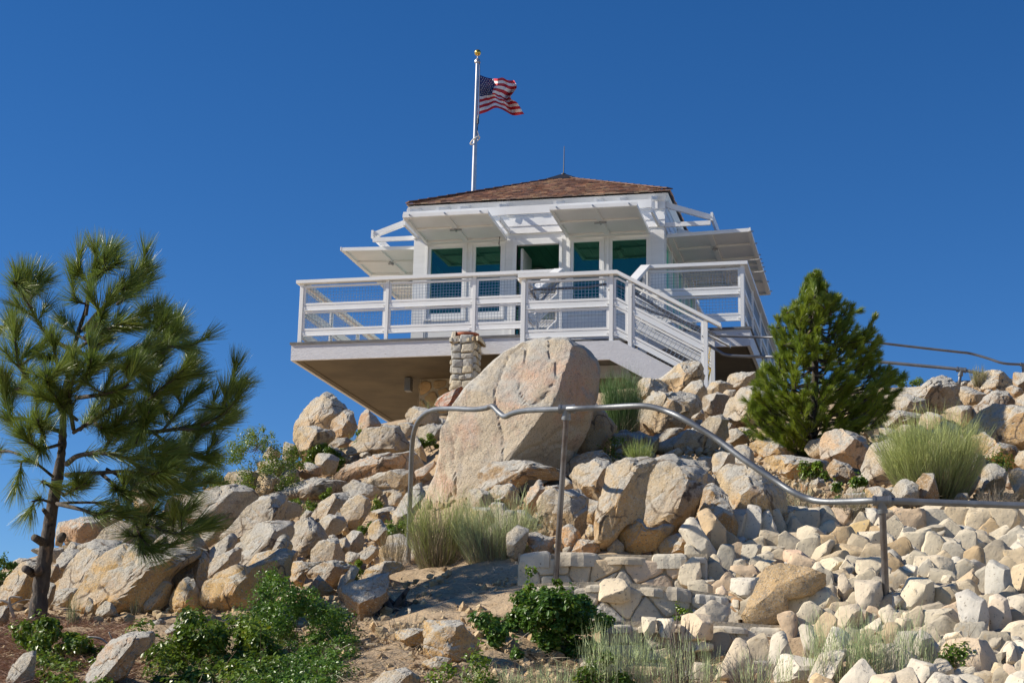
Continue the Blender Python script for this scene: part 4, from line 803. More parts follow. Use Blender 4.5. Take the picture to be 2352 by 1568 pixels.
 (RF,[(1300,1180),(1400,1160),(1520,1165),(1510,1250),(1400,1270),(1310,1240)],dict(tint=gld,m='goldrock',T=.10),'half buried ochre stone left of the layered block'),
 (RF,[(1500,1400),(1600,1370),(1700,1380),(1700,1420),(1600,1450),(1500,1440)],dict(tint=gld,m='goldrock',T=.08),'small ochre stone under the layered block'),
 (RF,[(1100,1590),(1200,1490),(1350,1465),(1440,1520),(1450,1600),(1300,1640),(1120,1640)],dict(tint=tan,T=.12),'pale stone at the bottom edge below the layered block'),
 (RF,[(1380,1000),(1400,1010),(1410,1040),(1385,1045)],dict(tint=wht,T=.03),'small white pebble on the dirt left of the layered block'),
]
for f_, p_, k_, l_ in RK: rock(f_(p_), l_, **k_)
# ================================================================== LOOSE STONES BETWEEN THE BOULDERS
ZONES = [  # photo area, how many, size range, label
 ([(560,1110),(700,1010),(870,985),(990,1000),(960,1090),(930,1180),(900,1240),(760,1150)], 46, (9, 30), 'small loose stone among the slabs left of the bent rail post', 'loose stones left of the bent rail post'),
 ([(560,1110),(700,1010),(870,985),(990,1010),(940,1200),(900,1290),(700,1290),(560,1250)], 30, (34, 70), 'broken block filling a gap between the named boulders of the left slope', 'broken blocks of the left slope'),
 ([(20,1340),(230,1210),(520,1110),(620,1180),(700,1300),(440,1390),(100,1390)], 30, (34, 80), 'weathered block filling a gap between the big slabs behind the tall pine', 'weathered blocks behind the tall pine'),
 ([(120,1380),(230,1240),(560,1130),(800,1290),(440,1400)], 26, (9, 28), 'small stone lying on the big ochre slabs behind the tall pine', 'small stones on the ochre slabs'),
 ([(1100,1110),(1330,1040),(1650,1090),(1660,1250),(1250,1262),(1110,1220)], 26, (30, 62), 'broken block wedged between the boulders above the stone steps', 'broken blocks above the stone steps'),
 ([(1100,1150),(1330,1040),(1650,1090),(1660,1262),(1250,1266),(1130,1240)], 34, (9, 26), 'small stone wedged between the boulders above the stone steps', 'small stones above the stone steps'),
 ([(1380,1010),(1460,900),(1640,890),(1760,900),(1720,1070),(1500,1060)], 30, (26, 60), 'broken block between the boulders below the foot of the stair', 'broken blocks below the stair foot'),
 ([(1400,1040),(1500,960),(1700,960),(1900,1080),(1990,1120),(1820,1130),(1640,1070)], 52, (7, 24), 'small stone on the bare patch between the stair foot and the bushy pine', 'small stones on the bare patch'),
 ([(1900,1080),(2060,900),(2340,880),(2352,1120),(2240,1080),(1980,1150)], 34, (30, 74), 'broken block among the boulders behind the big broom bush', 'broken blocks behind the big broom bush'),
 ([(1780,1120),(2000,1090),(2352,1100),(2352,1180),(1850,1180)], 26, (9, 30), 'small stone at the foot of the big broom bush', 'small stones under the big broom bush')]
def inpoly(x, y, P):
    c = False; j = len(P)-1
    for i in range(len(P)):
        if (P[i][1] > y) != (P[j][1] > y) and x < (P[j][0]-P[i][0])*(y-P[i][1])/(P[j][1]-P[i][1])+P[i][0]: c = not c
        j = i
    return c
rz = np.random.RandomState(21)
TRACED = [f_(p_) for f_, p_, k_, l_ in RK]
def voronoi_rocks(P_, sp, lab, grp):
    pa = np.array(P_, float); sd = []
    for t in range(3000):
        x, y = rz.uniform(pa[:, 0].min(), pa[:, 0].max()), rz.uniform(pa[:, 1].min(), pa[:, 1].max())
        if inpoly(x, y, P_) and all((x-a)**2+(y-b)**2 > (sp*.72)**2 for a, b in sd): sd.append((x, y))
    sd = [q for q in sd if not any(inpoly(q[0], q[1], T_) for T_ in TRACED)]; nf = len(sd)
    for T_ in TRACED:                                              # the traced boulders keep their own ground
        ta = np.array(T_, float); l0, h0 = ta.min(0), ta.max(0)
        if h0[0] < pa[:, 0].min() or l0[0] > pa[:, 0].max() or h0[1] < pa[:, 1].min() or l0[1] > pa[:, 1].max(): continue
        for gx_ in np.arange(l0[0]+2, h0[0], 13):
            for gy_ in np.arange(l0[1]+2, h0[1], 13):
                if inpoly(gx_, gy_, T_): sd.append((gx_+.01*rz.rand(), gy_))
    lo, hi = pa.min(0)-20, pa.max(0)+20
    for c in voronoi(sd, [(lo[0], lo[1]), (hi[0], lo[1]), (hi[0], hi[1]), (lo[0], hi[1])], nf):
        if c is None or len(c) < 3: continue
        m_ = c.mean(0); c = m_+(c-m_)*rz.uniform(1.0, 1.15); dd_ = np.linalg.norm(c-m_, axis=1); c = m_+(c-m_)*np.minimum(1, sp*.75/np.maximum(dd_, 1))[:, None]
        if min(c.max(0)-c.min(0)) < 9: continue
        tn = [tan, gry, brn, tan, gld, tan, gry][rz.randint(7)]; tn = tuple(np.array(tn)*rz.uniform(.88, 1.1))
        rock([tuple(q) for q in c], lab, tint=tn, m='goldrock' if rz.rand() < .3 else 'granite', name='block', cat='stone', group=grp, lvl=4, off=.15, seed=rz.randint(9000), cuts=5)
def underlay(P_, sp, lab, grp):
    pa = np.array(P_, float); sd = []
    for t in range(2500):
        x, y = rz.uniform(pa[:, 0].min(), pa[:, 0].max()), rz.uniform(pa[:, 1].min(), pa[:, 1].max())
        if inpoly(x, y, P_) and all((x-a)**2+(y-b)**2 > (sp*.72)**2 for a, b in sd): sd.append((x, y))
    lo, hi = pa.min(0)-30, pa.max(0)+30
    for c in voronoi(sd, [(lo[0], lo[1]), (hi[0], lo[1]), (hi[0], hi[1]), (lo[0], hi[1])]):
        if c is None or len(c) < 3: continue
        m_ = c.mean(0); dd_ = np.linalg.norm(c-m_, axis=1); c = m_+(c-m_)*np.minimum(1, sp*.7/np.maximum(dd_, 1))[:, None]*1.12
        l0, h0 = c.min(0), c.max(0); dd0 = hit(m_[0], h0[1]); Tm_ = .5*math.sqrt(np.prod(h0-l0))*dd0/FPX*.85
        if not (hits(m_[0], l0[1]-8) and hits(l0[0], m_[1]-14) and hits(h0[0], m_[1]-14)) or (1960 < m_[0] < 2300 and 930 < m_[1] < 1180): continue
        for (pp, d_, T_) in ROCKD_T:
            a0, b0 = pp.min(0), pp.max(0); ox = min(h0[0], b0[0])-max(l0[0], a0[0]); oy = min(h0[1], b0[1])-max(l0[1], a0[1])
            if ox > 8 and oy > 8: dd0 = max(dd0, d_+.5*T_-.2*Tm_)
        tn = tuple(np.array([tan, brn, gld][rz.randint(3)])*rz.uniform(.75, 1.0))
        rock([tuple(q) for q in c], lab, d=dd0+.15*Tm_, tint=tn, m='goldrock' if rz.rand() < .5 else 'granite', name='block', cat='stone', group=grp, lvl=4, seed=rz.randint(9000), cuts=6)
ROCKD_T = list(ROCKD)
def build_zones():
  underlay(HOLL[0], 84, 'weathered rock mostly hidden behind the boulders of the left slope', 'hidden rocks of the left slope')
  underlay(HOLL[1], 84, 'weathered rock mostly hidden behind the boulders above the stone steps', 'hidden rocks above the stone steps')
  underlay(HOLL[2], 84, 'weathered rock mostly hidden behind the boulders on the right skyline', 'hidden rocks on the right skyline')
  for P_, n_, (s0, s1), lab, grp in ZONES:
    if s1 > 34: voronoi_rocks(P_, 58 if 'slope' in lab or 'pine' in lab else 46, lab, grp); continue
    pa = np.array(P_, float); k = 0
    while k < n_:
        x = rz.uniform(pa[:, 0].min(), pa[:, 0].max()); y = rz.uniform(pa[:, 1].min(), pa[:, 1].max())
        if not inpoly(x, y, P_): continue
        k += 1; s = s0*(s1/s0)**(rz.rand()**1.3); nn = rz.randint(5, 8); t0 = rz.rand()*6; ax = rz.uniform(.62, 1)
        tl = rz.uniform(-.6, .3)
        pts = []
        for i in range(nn):
            t = t0+(i+rz.uniform(-.25, .25))/nn*2*math.pi; r_ = s*.55*rz.uniform(.8, 1.1); X = r_*math.cos(t); Y = r_*math.sin(t)*ax
            pts.append((x+X*math.cos(tl)-Y*math.sin(tl), y+X*math.sin(tl)+Y*math.cos(tl)))
        tn = [tan, gry, brn, pnk, gld, tan, wht][rz.randint(7)]; tn = tuple(np.array(tn)*rz.uniform(.85, 1.1))
        rock(pts, lab, tint=tn, m='goldrock' if rz.rand() < .35 else 'granite', name='stone' if s1 < 34 else 'block', cat='stone', group=grp, lvl=3 if s < 40 else 4, off=.0, seed=rz.randint(9000), cuts=5)

# ================================================================== MASONRY
def clip_poly(P, a, n):
    o = []; m_ = len(P)
    for i in range(m_):
        p, q = P[i], P[(i+1) % m_]; dp = (p-a)@n; dq = (q-a)@n
        if dp <= 0: o.append(p)
        if dp*dq < 0: o.append(p+(q-p)*(dp/(dp-dq)))
    return o
def voronoi(seeds, bound, nf=None):
    cells = []; S = np.array(seeds)
    for i, s in enumerate(S[:nf] if nf else S):
        P = [V(*p) for p in bound]; d = np.hypot(*(S-s).T); od = np.argsort(d)[1:26]
        for j in od:
            n = S[j]-s; P = clip_poly(P, (S[j]+s)/2, n)
            if len(P) < 3: break
        cells.append(np.array(P) if len(P) >= 3 else None)
    return cells
STC = [(1, 1, 1), (1.02, .98, .92), (.92, .95, 1.0), (1.05, .97, .86), (.86, .84, .82), (1.04, .90, .80), (.95, .80, .62), (1.1, 1.1, 1.08), (1, 1, 1), (.98, .96, .92)]
def cell_stone(mb, poly, F3, H, rs, gap=.9, col=None, nr=22, tilt=.5):
    """one face-bedded stone: poly in 2-D, F3(x, y, h) -> world, H bulge"""
    c = poly.mean(0); q = (poly-c)*gap; L_ = np.hypot(*(np.roll(q, -1, 0)-q).T); cum = np.r_[0, np.cumsum(L_)]; t = np.linspace(0, cum[-1], nr, endpoint=False)
    qq = np.r_[q, q[:1]]; R_ = np.c_[np.interp(t, cum, qq[:, 0]), np.interp(t, cum, qq[:, 1])]; R_ = .7*R_+.15*np.roll(R_, 1, 0)+.15*np.roll(R_, -1, 0)
    R_ *= (1+rs.uniform(-.05, .05, nr))[:, None]; size = abs(q).max()
    pl = [(rs.uniform(.75, 1.05), rs.uniform(-tilt, tilt)/size, rs.uniform(-tilt, tilt)/size) for _ in range(3)]
    mb.col = tuple(np.array(col if col is not None else STC[rs.randint(len(STC))])*rs.uniform(.85, 1.1))
    rings = []
    for s, hs in ((1.0, -.6), (1.0, .25), (.97, .62), (.90, .86), (.74, 1), (.45, 1), (.2, 1)):
        ring = []
        for p in R_*s:
            h = hs if hs < .3 else hs*max(.25, min(a+b*p[0]+c_*p[1] for a, b, c_ in pl))
            ring.append(mb.pt(F3(c[0]+p[0], c[1]+p[1], H*(h+rs.uniform(-.035, .035)))))
        rings.append(ring)
    h = max(.25, min(a for a, b, c_ in pl)); ce = mb.pt(F3(c[0], c[1], H*h))
    for A_, B_ in zip(rings[:-1], rings[1:]):
        for k in range(nr): mb.face((A_[k], A_[(k+1) % nr], B_[(k+1) % nr], B_[k]))
    for k in range(nr): mb.face((rings[-1][k], rings[-1][(k+1) % nr], ce))
def masonry(nx, ny, w, h, rs, jit=.38):
    seeds = []
    for j in range(ny):
        for i in range(nx): seeds.append((w*(i+.5+.5*(j % 2)+rs.uniform(-jit, jit))/(nx+.25), h*(j+.5+rs.uniform(-jit*.8, jit*.8))/ny))
    return [c for c in voronoi(seeds, [(0, 0), (w, 0), (w, h), (0, h)]) if c is not None]
build_zones()
# foundation under the cabin, seen in the dark below the deck
fnd = thing('stone_foundation', (3.7, 3.7, -3.4), 'dark rubble stone foundation wall under the deck slab', 'foundation')
MB().box(1.70, 5.75, 1.72, 5.75, -3.6, -.2856).build('mortar_core', ['mortar'], fnd)
rs_ = np.random.RandomState(5)
for Tn, w_ in ((lambda x, y, h: (1.70+x, 1.72-h, -3.3+y), 4.05), (lambda x, y, h: (1.70-h, 5.75-x, -3.3+y), 4.03), (lambda x, y, h: (5.75+h, 1.72+x, -3.3+y), 4.03)):
    m_ = MB()
    for c in masonry(17, 15, w_, 3.0, rs_): cell_stone(m_, c, Tn, .045, rs_, .84, np.array([(.62, .50, .36), (.5, .42, .34), (.7, .52, .34), (.42, .38, .34)][rs_.randint(4)]), nr=14)
    m_.build('stone_facing', ['chip'], fnd, col=True)
# stone pillar with the clay saucer
pil = thing('stone_pillar', (3.02, -.27, -1.6), 'rough stone pillar standing against the grey deck fascia under a clay saucer', 'pillar')
MB().box(2.86, 3.18, -.44, -.05, -2.6, -.16).build('mortar_core', ['mortar'], pil)
PC = [(.62, .62, .62), (.50, .52, .54), (.80, .72, .58), (.66, .65, .62), (.55, .42, .28), (.56, .57, .58), (.82, .76, .65), (.58, .60, .62)]
PC = [(a*1.12, b*1.2, c*1.36) for a, b, c in PC]
for Tn, w_ in ((lambda x, y, h: (2.86+x, -.44-h, -2.45+y), .32), (lambda x, y, h: (3.18+h, -.44+x, -2.45+y), .39), (lambda x, y, h: (2.86-h, -.05-x, -2.45+y), .39)):
    m_ = MB(); y = 0; rw = 0
    while y < 2.28:
        hh = rs_.uniform(.08, .17); x = 0; cuts_ = [0, rs_.uniform(.35, .65)*w_, w_] if rs_.rand() < .6 else [0, rs_.uniform(.25, .4)*w_, rs_.uniform(.6, .75)*w_, w_]
        for a, b in zip(cuts_[:-1], cuts_[1:]):
            e = .004; j = lambda: rs_.uniform(-.022, .018)
            cell_stone(m_, np.array([(a+e-.012, y+e+j()), (b-e+.012, y+e+j()), (b-e+.010, y+hh-e+j()), (a+e-.008, y+hh-e+j())]), Tn, .055, rs_, .97, PC[rs_.randint(len(PC))], nr=20, tilt=.35)
        y += hh
    m_.build('stone_facing', ['chip'], pil, col=True)
m_ = MB()
for k in range(7):
    x = 2.80+k*.07; cell_stone(m_, np.array([(x, -.50), (x+.08, -.50), (x+.075, -.04), (x+.005, -.04)]), lambda a, b, h: (a, b, -.17+h), .05, rs_, .97, PC[rs_.randint(len(PC))])
m_.build('cap_stones', ['chip'], pil, col=True)
sc_ = MB(); sc_.lathe((3.03, -.27, -.115), [(.13, 0), (.17, .035), (.190, .045), (.195, .075), (.180, .078), (.165, .05), (.03, .03)], 28)
tag(sc_.build('clay_saucer', ['terracotta'], loc=(3.03, -.27, -.115), smooth=True, auto=40), 'round terracotta clay saucer resting on top of the stone pillar', 'saucer')
rock([(1000,925),(1012,912),(1035,900),(1056,890),(1062,905),(1045,925),(1020,935)], 'dark rust red rock at the foot of the stone pillar', d=24.0, T=.2, tint=(.75, .30, .18), m='goldrock')

# stone steps: four risers climbing up to the boulders
steps = thing('stone_steps', at(1500, 1500, 9.2), 'pale mortared rubble stone steps climbing below the tall twin blocks', 'steps')
RIS = [  # top edge px (x, y) from left to right, distance left/right, bottom y
 ([(1190,1268),(1250,1266),(1400,1268),(1540,1270),(1625,1266)], 10.9, 10.7, 80),
 ([(1200,1337),(1260,1333),(1372,1330),(1480,1336),(1560,1345),(1672,1362),(1700,1366)], 10.1, 9.9, 84),
 ([(1380,1422),(1500,1420),(1640,1420),(1780,1430),(1895,1426)], 9.45, 9.3, 82),
 ([(1330,1505),(1500,1516),(1640,1524),(1800,1522),(2000,1536)], 8.95, 8.85, 70)]
for ri, (top, dl, dr, hb) in enumerate(RIS):
    tp = np.array([at(x, y, dl+(dr-dl)*i/(len(top)-1)) for i, (x, y) in enumerate(top)]); L_ = np.r_[0, np.cumsum(np.linalg.norm(np.diff(tp, axis=0), axis=1))]
    hgt = hb/FPX*(dl+dr)/2*1.02+.03; w_ = L_[-1]
    def F3(x, y, h, tp=tp, L_=L_, hgt=hgt):
        p = V(*[np.interp(x, L_, tp[:, k]) for k in range(3)]); dx = tp[-1]-tp[0]; nrm = V(dx[1], -dx[0], 0); nrm /= np.linalg.norm(nrm); nrm = nrm if nrm@(CAM-p) > 0 else -nrm
        return tuple(p+V(0, 0, y-hgt)+nrm*h)
    stp = None; core = MB(); n_ = 14
    for i in range(n_):
        xa, xb = w_*i/n_, w_*(i+1)/n_
        core.hexa([F3(xa, -.25, 0), F3(xb, -.25, 0), F3(xb, -.25, -.55), F3(xa, -.25, -.55), F3(xa, hgt-.012, 0), F3(xb, hgt-.012, 0), F3(xb, hgt-.012, -.55), F3(xa, hgt-.012, -.55)])
    stp = core.build('step', ['mortar'], steps)
    m_ = MB(); nx = int(w_/.20)
    for c in masonry(nx, 2 if ri < 3 else 1, w_, hgt-.045, rs_, .46): cell_stone(m_, c, F3, .028, rs_, .96, nr=22, tilt=.3)
    m_.build('stone_facing', ['chip'], stp, col=True)
    m_ = MB(); x = 0
    while x < w_-.04:
        ww = rs_.uniform(.12, .40); b = min(x+ww, w_); z0 = hgt-.058; dpt = rs_.uniform(.16, .24); th_ = rs_.uniform(-.03, .03)
        def G3(a, b_, h, F3=F3, z0=z0): return F3(a, z0+h, b_)
        cell_stone(m_, np.array([(x+.004, .030+rs_.uniform(-.02, .016)), ((x+b)/2+rs_.uniform(-.04, .04), .05+rs_.uniform(-.02, .012)), (b-.004, .028+rs_.uniform(-.02, .016)), (b-.004-rs_.uniform(0, .03), -dpt), (x+.004+rs_.uniform(0, .03), -dpt)]), G3, .055+th_, rs_, .98, STC[rs_.randint(len(STC))], nr=24, tilt=.12); x = b
    m_.build('cap_stones', ['chip'], stp, col=True)
# large stones sitting in the risers
EMB = [] 
emb = thing('rubble_embankment', at(2050, 1400, 9.5), 'sloping embankment of pale quarried rubble set in mortar under the pipe rail', 'embankment')
def emb_surf(x, y):
    return hit(x, min(y, 1700), 5.5, 16)
ex, ey = np.arange(1590, 2480, 14.), np.arange(1185, 1640, 11.); pts = []
dgrid = np.array([[emb_surf(x, y) for x in ex] for y in ey])
def esd(x, y):
    fx = np.clip((x-ex[0])/14, 0, len(ex)-1.001); fy = np.clip((y-ey[0])/11, 0, len(ey)-1.001); i, j = int(fx), int(fy); a, b = fx-i, fy-j
    return (dgrid[j, i]*(1-a)+dgrid[j, i+1]*a)*(1-b)+(dgrid[j+1, i]*(1-a)+dgrid[j+1, i+1]*a)*b
def E3(x, y, h):
    d = esd(x, y); r_ = ray(x, y); n = -r_*.75+V(-.1, 0, .75); n /= np.linalg.norm(n); return tuple(at(x, y, d)+n*(h+.012))
EP = [(1590,1275),(1640,1225),(1760,1210),(1850,1190),(2010,1185),(2200,1180),(2352,1190),(2478,1200),(2478,1625),(1980,1625),(1960,1540),(1900,1440),(1880,1420),(1700,1428),(1660,1390),(1670,1366),(1600,1350)]
m_ = MB(); ids = {}
for j, y in enumerate(ey):
    for i, x in enumerate(ex): ids[(i, j)] = m_.pt(E3(x, y, .004*math.sin(x*.3)*math.sin(y*.41)+.006*rs_.rand()))
for j in range(len(ey)-1):
    for i in range(len(ex)-1):
        if inpoly(ex[i]+7, ey[j]+5, EP): m_.face((ids[(i, j)], ids[(i, j+1)], ids[(i+1, j+1)], ids[(i+1, j)]))
m_.build('mortar_bed', ['mortar'], emb, smooth=True)
ES = [
 (RE,[(555,460),(560,410),(620,385),(700,410),(740,450),(720,510),(640,540),(590,510)],(.98,.95,.88)),
 (RE,[(710,400),(750,360),(800,340),(860,380),(850,420),(790,445),(740,420)],(1.08,1.03,.9)),
 (RE,[(440,510),(450,440),(550,435),(560,490),(480,520)],(1.05,.97,.86)),
 (RE,[(910,400),(1000,360),(1080,340),(1095,420),(1000,480),(940,470)],(.95,.78,.48)),
 (RE,[(1000,530),(1010,435),(1160,430),(1170,560),(1060,545)],(1.1,1.08,1.02)),
 (RE,[(1280,510),(1290,390),(1370,390),(1430,410),(1350,480)],(1.15,1.12,1.05)),
 (RE,[(1360,480),(1440,420),(1560,380),(1660,380),(1660,400),(1560,450),(1420,500)],(.8,.78,.72)),
 (RE,[(1410,350),(1430,270),(1540,230),(1640,240),(1640,330),(1540,380),(1420,390)],(1,.96,.88)),
 (RE,[(1220,350),(1225,270),(1290,240),(1420,360),(1300,370)],(1.02,.82,.55)),
 (RE,[(1650,370),(1690,260),(1780,250),(1840,370),(1740,385)],(.9,.92,.98)),
 (RE,[(1820,290),(1930,255),(2000,330),(1960,380),(1860,380)],(.85,.84,.85)),
 (RE,[(2010,520),(2010,440),(2120,380),(2150,430),(2140,530)],(1.08,1.04,.95)),
 (RE,[(2120,380),(2130,290),(2230,300),(2250,370),(2190,410)],(1.2,1.18,1.15)),
 (RE,[(1410,540),(1490,480),(1600,550),(1560,570)],(1.02,1,.92)),
 (RE,[(1630,600),(1650,470),(1770,490),(1780,570),(1720,570)],(.92,.9,.86)),
 (RE,[(1780,490),(1880,460),(1970,530),(1890,560)],(1.05,1.04,1.02)),
 (RE,[(1720,370),(1840,390),(1940,430),(1800,480)],(.92,.94,.96)),
 (RE,[(455,620),(455,570),(560,570),(650,640),(650,690),(560,680),(470,670)],(1.12,.88,.76)),
 (RE,[(670,690),(740,640),(840,620),(890,640),(860,730),(760,730)],(1.12,1.08,.95)),
 (RE,[(1010,640),(1170,620),(1180,740),(1170,800),(1060,780),(1000,720)],(1,.95,.85)),
 (RE,[(1440,710),(1450,620),(1600,610),(1700,640),(1710,740),(1500,770),(1440,750)],(1.08,1.02,.92)),
 (RE,[(1240,840),(1300,720),(1380,680),(1440,700),(1430,770),(1310,840)],(1.22,1.22,1.2)),
 (RE,[(1320,1000),(1350,870),(1400,780),(1520,790),(1560,820),(1560,970),(1400,1010)],(1.1,1.07,.98)),
 (RE,[(1570,990),(1575,860),(1690,850),(1740,910),(1740,1000),(1640,1000)],(.95,.84,.66)),
 (RE,[(1730,820),(1880,710),(1950,820),(1950,850),(1800,860)],(.9,.78,.64)),
 (RE,[(1970,900),(1980,710),(2020,650),(2140,710),(2150,830),(2110,920),(2000,940)],(.82,.86,.92)),
 (RE,[(1590,810),(1640,760),(1700,750),(1710,810),(1600,820)],(1.1,1.08,1)),
 (RE,[(1360,1040),(1560,1020),(1700,1010),(1780,1110),(1710,1150),(1550,1140),(1380,1100)],(1.05,1.02,.94)),
 (RE,[(1760,910),(1850,880),(1960,960),(1975,1070),(1950,1210),(1820,1200),(1790,1100),(1770,1000)],(.95,.98,1.04)),
 (RE,[(1990,1050),(2010,930),(2060,910),(2130,950),(2150,1080),(2100,1150),(2000,1180)],(1.12,1.04,.98)),
 (RE,[(2140,930),(2257,905),(2300,950),(2300,1090),(2190,1090),(2160,1000)],(1,.98,.94)),
 (RE,[(2080,1200),(2160,1120),(2257,1100),(2300,1160),(2300,1240),(2140,1240)],(1.08,1.02,.92)),
 (RE,[(1620,1290),(1670,1200),(1780,1180),(1780,1240),(1700,1290)],(1.1,1.08,1.02)),
 (RE,[(1700,1260),(1820,1240),(1960,1260),(2030,1400),(2000,1500),(1900,1520),(1780,1440),(1690,1400),(1650,1340)],(1.05,.92,.80)),
 (RE,[(2100,1320),(2170,1260),(2190,1320),(2210,1440),(2130,1440)],(1.12,1.06,.98)),
 (RE,[(1980,1550),(2040,1420),(2110,1440),(2100,1530),(2060,1568)],(.95,.86,.7)),
 (RE,[(640,1050),(640,900),(700,860),(780,860),(850,960),(800,1030),(740,1060)],(1.1,1.04,.9)),
 (RE,[(480,1080),(475,930),(630,920),(630,1000),(590,1060)],(1,.96,.86)),
 (RE,[(855,900),(860,780),(900,740),(960,860),(910,945)],(1.05,.98,.9)),
 (RE,[(150,1050),(200,920),(270,800),(330,710),(420,685),(600,710),(720,760),(720,840),(640,900),(560,920),(470,930),(480,1060),(300,1100),(200,1090)],None),
 (RE,[(1000,960),(990,800),(1170,810),(1180,960),(1060,1030),(1010,1000)],(.88,.84,.8)),
 (RE,[(820,1080),(880,1000),(1000,980),(1040,1080),(1000,1170),(920,1160)],(1.02,.95,.85)),
 (RE,[(1040,1250),(1030,1170),(1170,1080),(1180,1220),(1100,1290)],(1.15,1.12,1.05)),
 (RE,[(2150,800),(2180,700),(2300,660),(2300,870),(2200,900)],(1.02,.92,.76)),
 (RE,[(1780,750),(1800,660),(1880,640),(1960,680),(1900,710),(1830,760)],(1.0,.98,.96)),
 (RE,[(130,610),(140,530),(270,530),(260,650),(200,670)],(.95,.95,.92)),
 (RE,[(0,700),(60,640),(140,630),(160,710),(60,720)],(1.12,1.08,1)),
 (RE,[(170,740),(260,650),(380,640),(330,710),(260,750)],(1.05,1,.88)),
 (RE,[(50,860),(60,780),(250,780),(260,820),(200,930),(120,900)],(1.05,1.06,1.08)),
 (RE,[(0,600),(50,560),(110,570),(110,630),(20,640)],(1.1,1.08,1.0)),
 (RE,[(270,600),(300,540),(440,540),(430,600),(330,640)],(1,.96,.88)),
 (RE,[(655,620),(680,560),(790,490),(830,510),(780,590),(700,640)],(.95,.9,.8)),
 (RE,[(780,600),(800,540),(900,520),(1060,560),(1170,610),(1000,630),(860,620)],(.9,.78,.6)),
 (RE,[(30,960),(40,890),(150,960),(170,1000),(140,1050),(60,1040)],(.8,.55,.35)),
 (RG,[(1540,780),(1560,700),(1640,630),(1690,660),(1700,760),(1640,840),(1560,820)],(1.15,1.1,1)),
 (RG,[(1760,650),(1800,600),(1850,640),(1860,720),(1790,780)],(1.1,1.02,.88)),
 (RG,[(1820,800),(1950,760),(1950,830),(1880,860)],(1.12,1.05,.9)),
 (RG,[(1660,860),(1680,800),(1800,790),(1800,860)],(1.15,1.12,1.05)),
 (RG,[(1550,1230),(1560,1060),(1620,1040),(1780,1050),(1800,1130),(1790,1230),(1660,1240)],(1.12,1.0,.86)),
 (RG,[(1560,1310),(1570,1240),(1700,1250),(1800,1270),(1800,1320),(1620,1330)],(1.18,1.15,1.05)),
 (RG,[(930,940),(935,820),(980,780),(1100,775),(1170,830),(1180,930),(1110,960),(1000,950)],(1.08,1.0,.88)),
 (RG,[(1260,1160),(1255,1065),(1370,1070),(1360,1180),(1290,1230)],(1,.98,.92)),
 (RG,[(1380,1170),(1370,1080),(1500,1080),(1510,1170),(1490,1230),(1400,1220)],(1.15,1.14,1.1)),
]
for n_, (f_, p_, t_) in enumerate(ES):
    P_ = f_(p_); yb = max(b for a, b in P_); xc = sum(a for a, b in P_)/len(P_); yc = sum(b for a, b in P_)/len(P_)
    if f_ is RG and n_ > 57:
        dd = 9.25 if yc > 1395 else 9.95
        rock(P_, None, d=dd, T=.075, tint=t_, m='chip', name='stone', parent=steps, seed=n_+50, cuts=5, rough=.03, lvl=4, grow=1.0, box=.6)
    else:
        s_ = math.sqrt((max(a for a, b in P_)-min(a for a, b in P_))*(yb-min(b for a, b in P_)))*esd(xc, yb)/FPX; dd = esd(xc, yb)-s_*.12
        if t_ is None: rock(P_, 'large orange brown rock bedded in the pale rubble', d=dd, T=s_*.16, tint=(1, 1, 1), frac=0, m='orangerock', name='stone', parent=emb, seed=3, cuts=3, lvl=5, rough=.035, box=.5)
        else: rock(P_, None, d=dd, T=s_*.45, tint=t_, m='chip', name='stone', parent=emb, seed=n_+50, cuts=4, planes=[(-.50+.3*math.sin(n_*7.), .34+.2*math.sin(n_*3.), .72, .45)], rough=.03, lvl=4, grow=1.16, box=.42)
# backing stones standing in the joints
mbed = MB(); rs_ = np.random.RandomState(31); sd = []
for t in range(4000):
    x, y = rs_.uniform(1590, 2470), rs_.uniform(1190, 1620)
    if inpoly(x, y, EP) and all((x-a)**2+(y-b)**2 > 34**2 for a, b in sd): sd.append((x, y))
for k, c in enumerate(voronoi(sd, [(1570, 1170), (2490, 1170), (2490, 1640), (1570, 1640)])):
    if c is None or len(c) < 3: continue
    m_ = c.mean(0); q_ = np.linalg.norm(c-m_, axis=1); c = m_+(c-m_)*np.minimum(1, 34/np.maximum(q_, 1))[:, None]*1.25; yb = c[:, 1].max(); dd = esd(m_[0], yb)+.24
    P, F = rock_shape((c-m_)*V(1, -1)*dd/FPX, .09, k+1500, 3, 3, .05, .4, [(-.1, .3, .95, .3)]); W = place(P, m_[0], m_[1], dd); b0 = len(mbed.v)
    mbed.v.extend(map(tuple, W)); mbed.f.extend([[i+b0 for i in f] for f in F]); mbed.mi.extend([0]*len(F)); tn = tuple(np.array(STC[rs_.randint(len(STC))])*rs_.uniform(.72, .95)*V(1, .97, .90)); mbed.c.extend([tn]*len(W))
o_ = mbed.build('backing_stones', ['chip'], emb, smooth=True, col=True, auto=30); o_['kind'] = 'stuff'
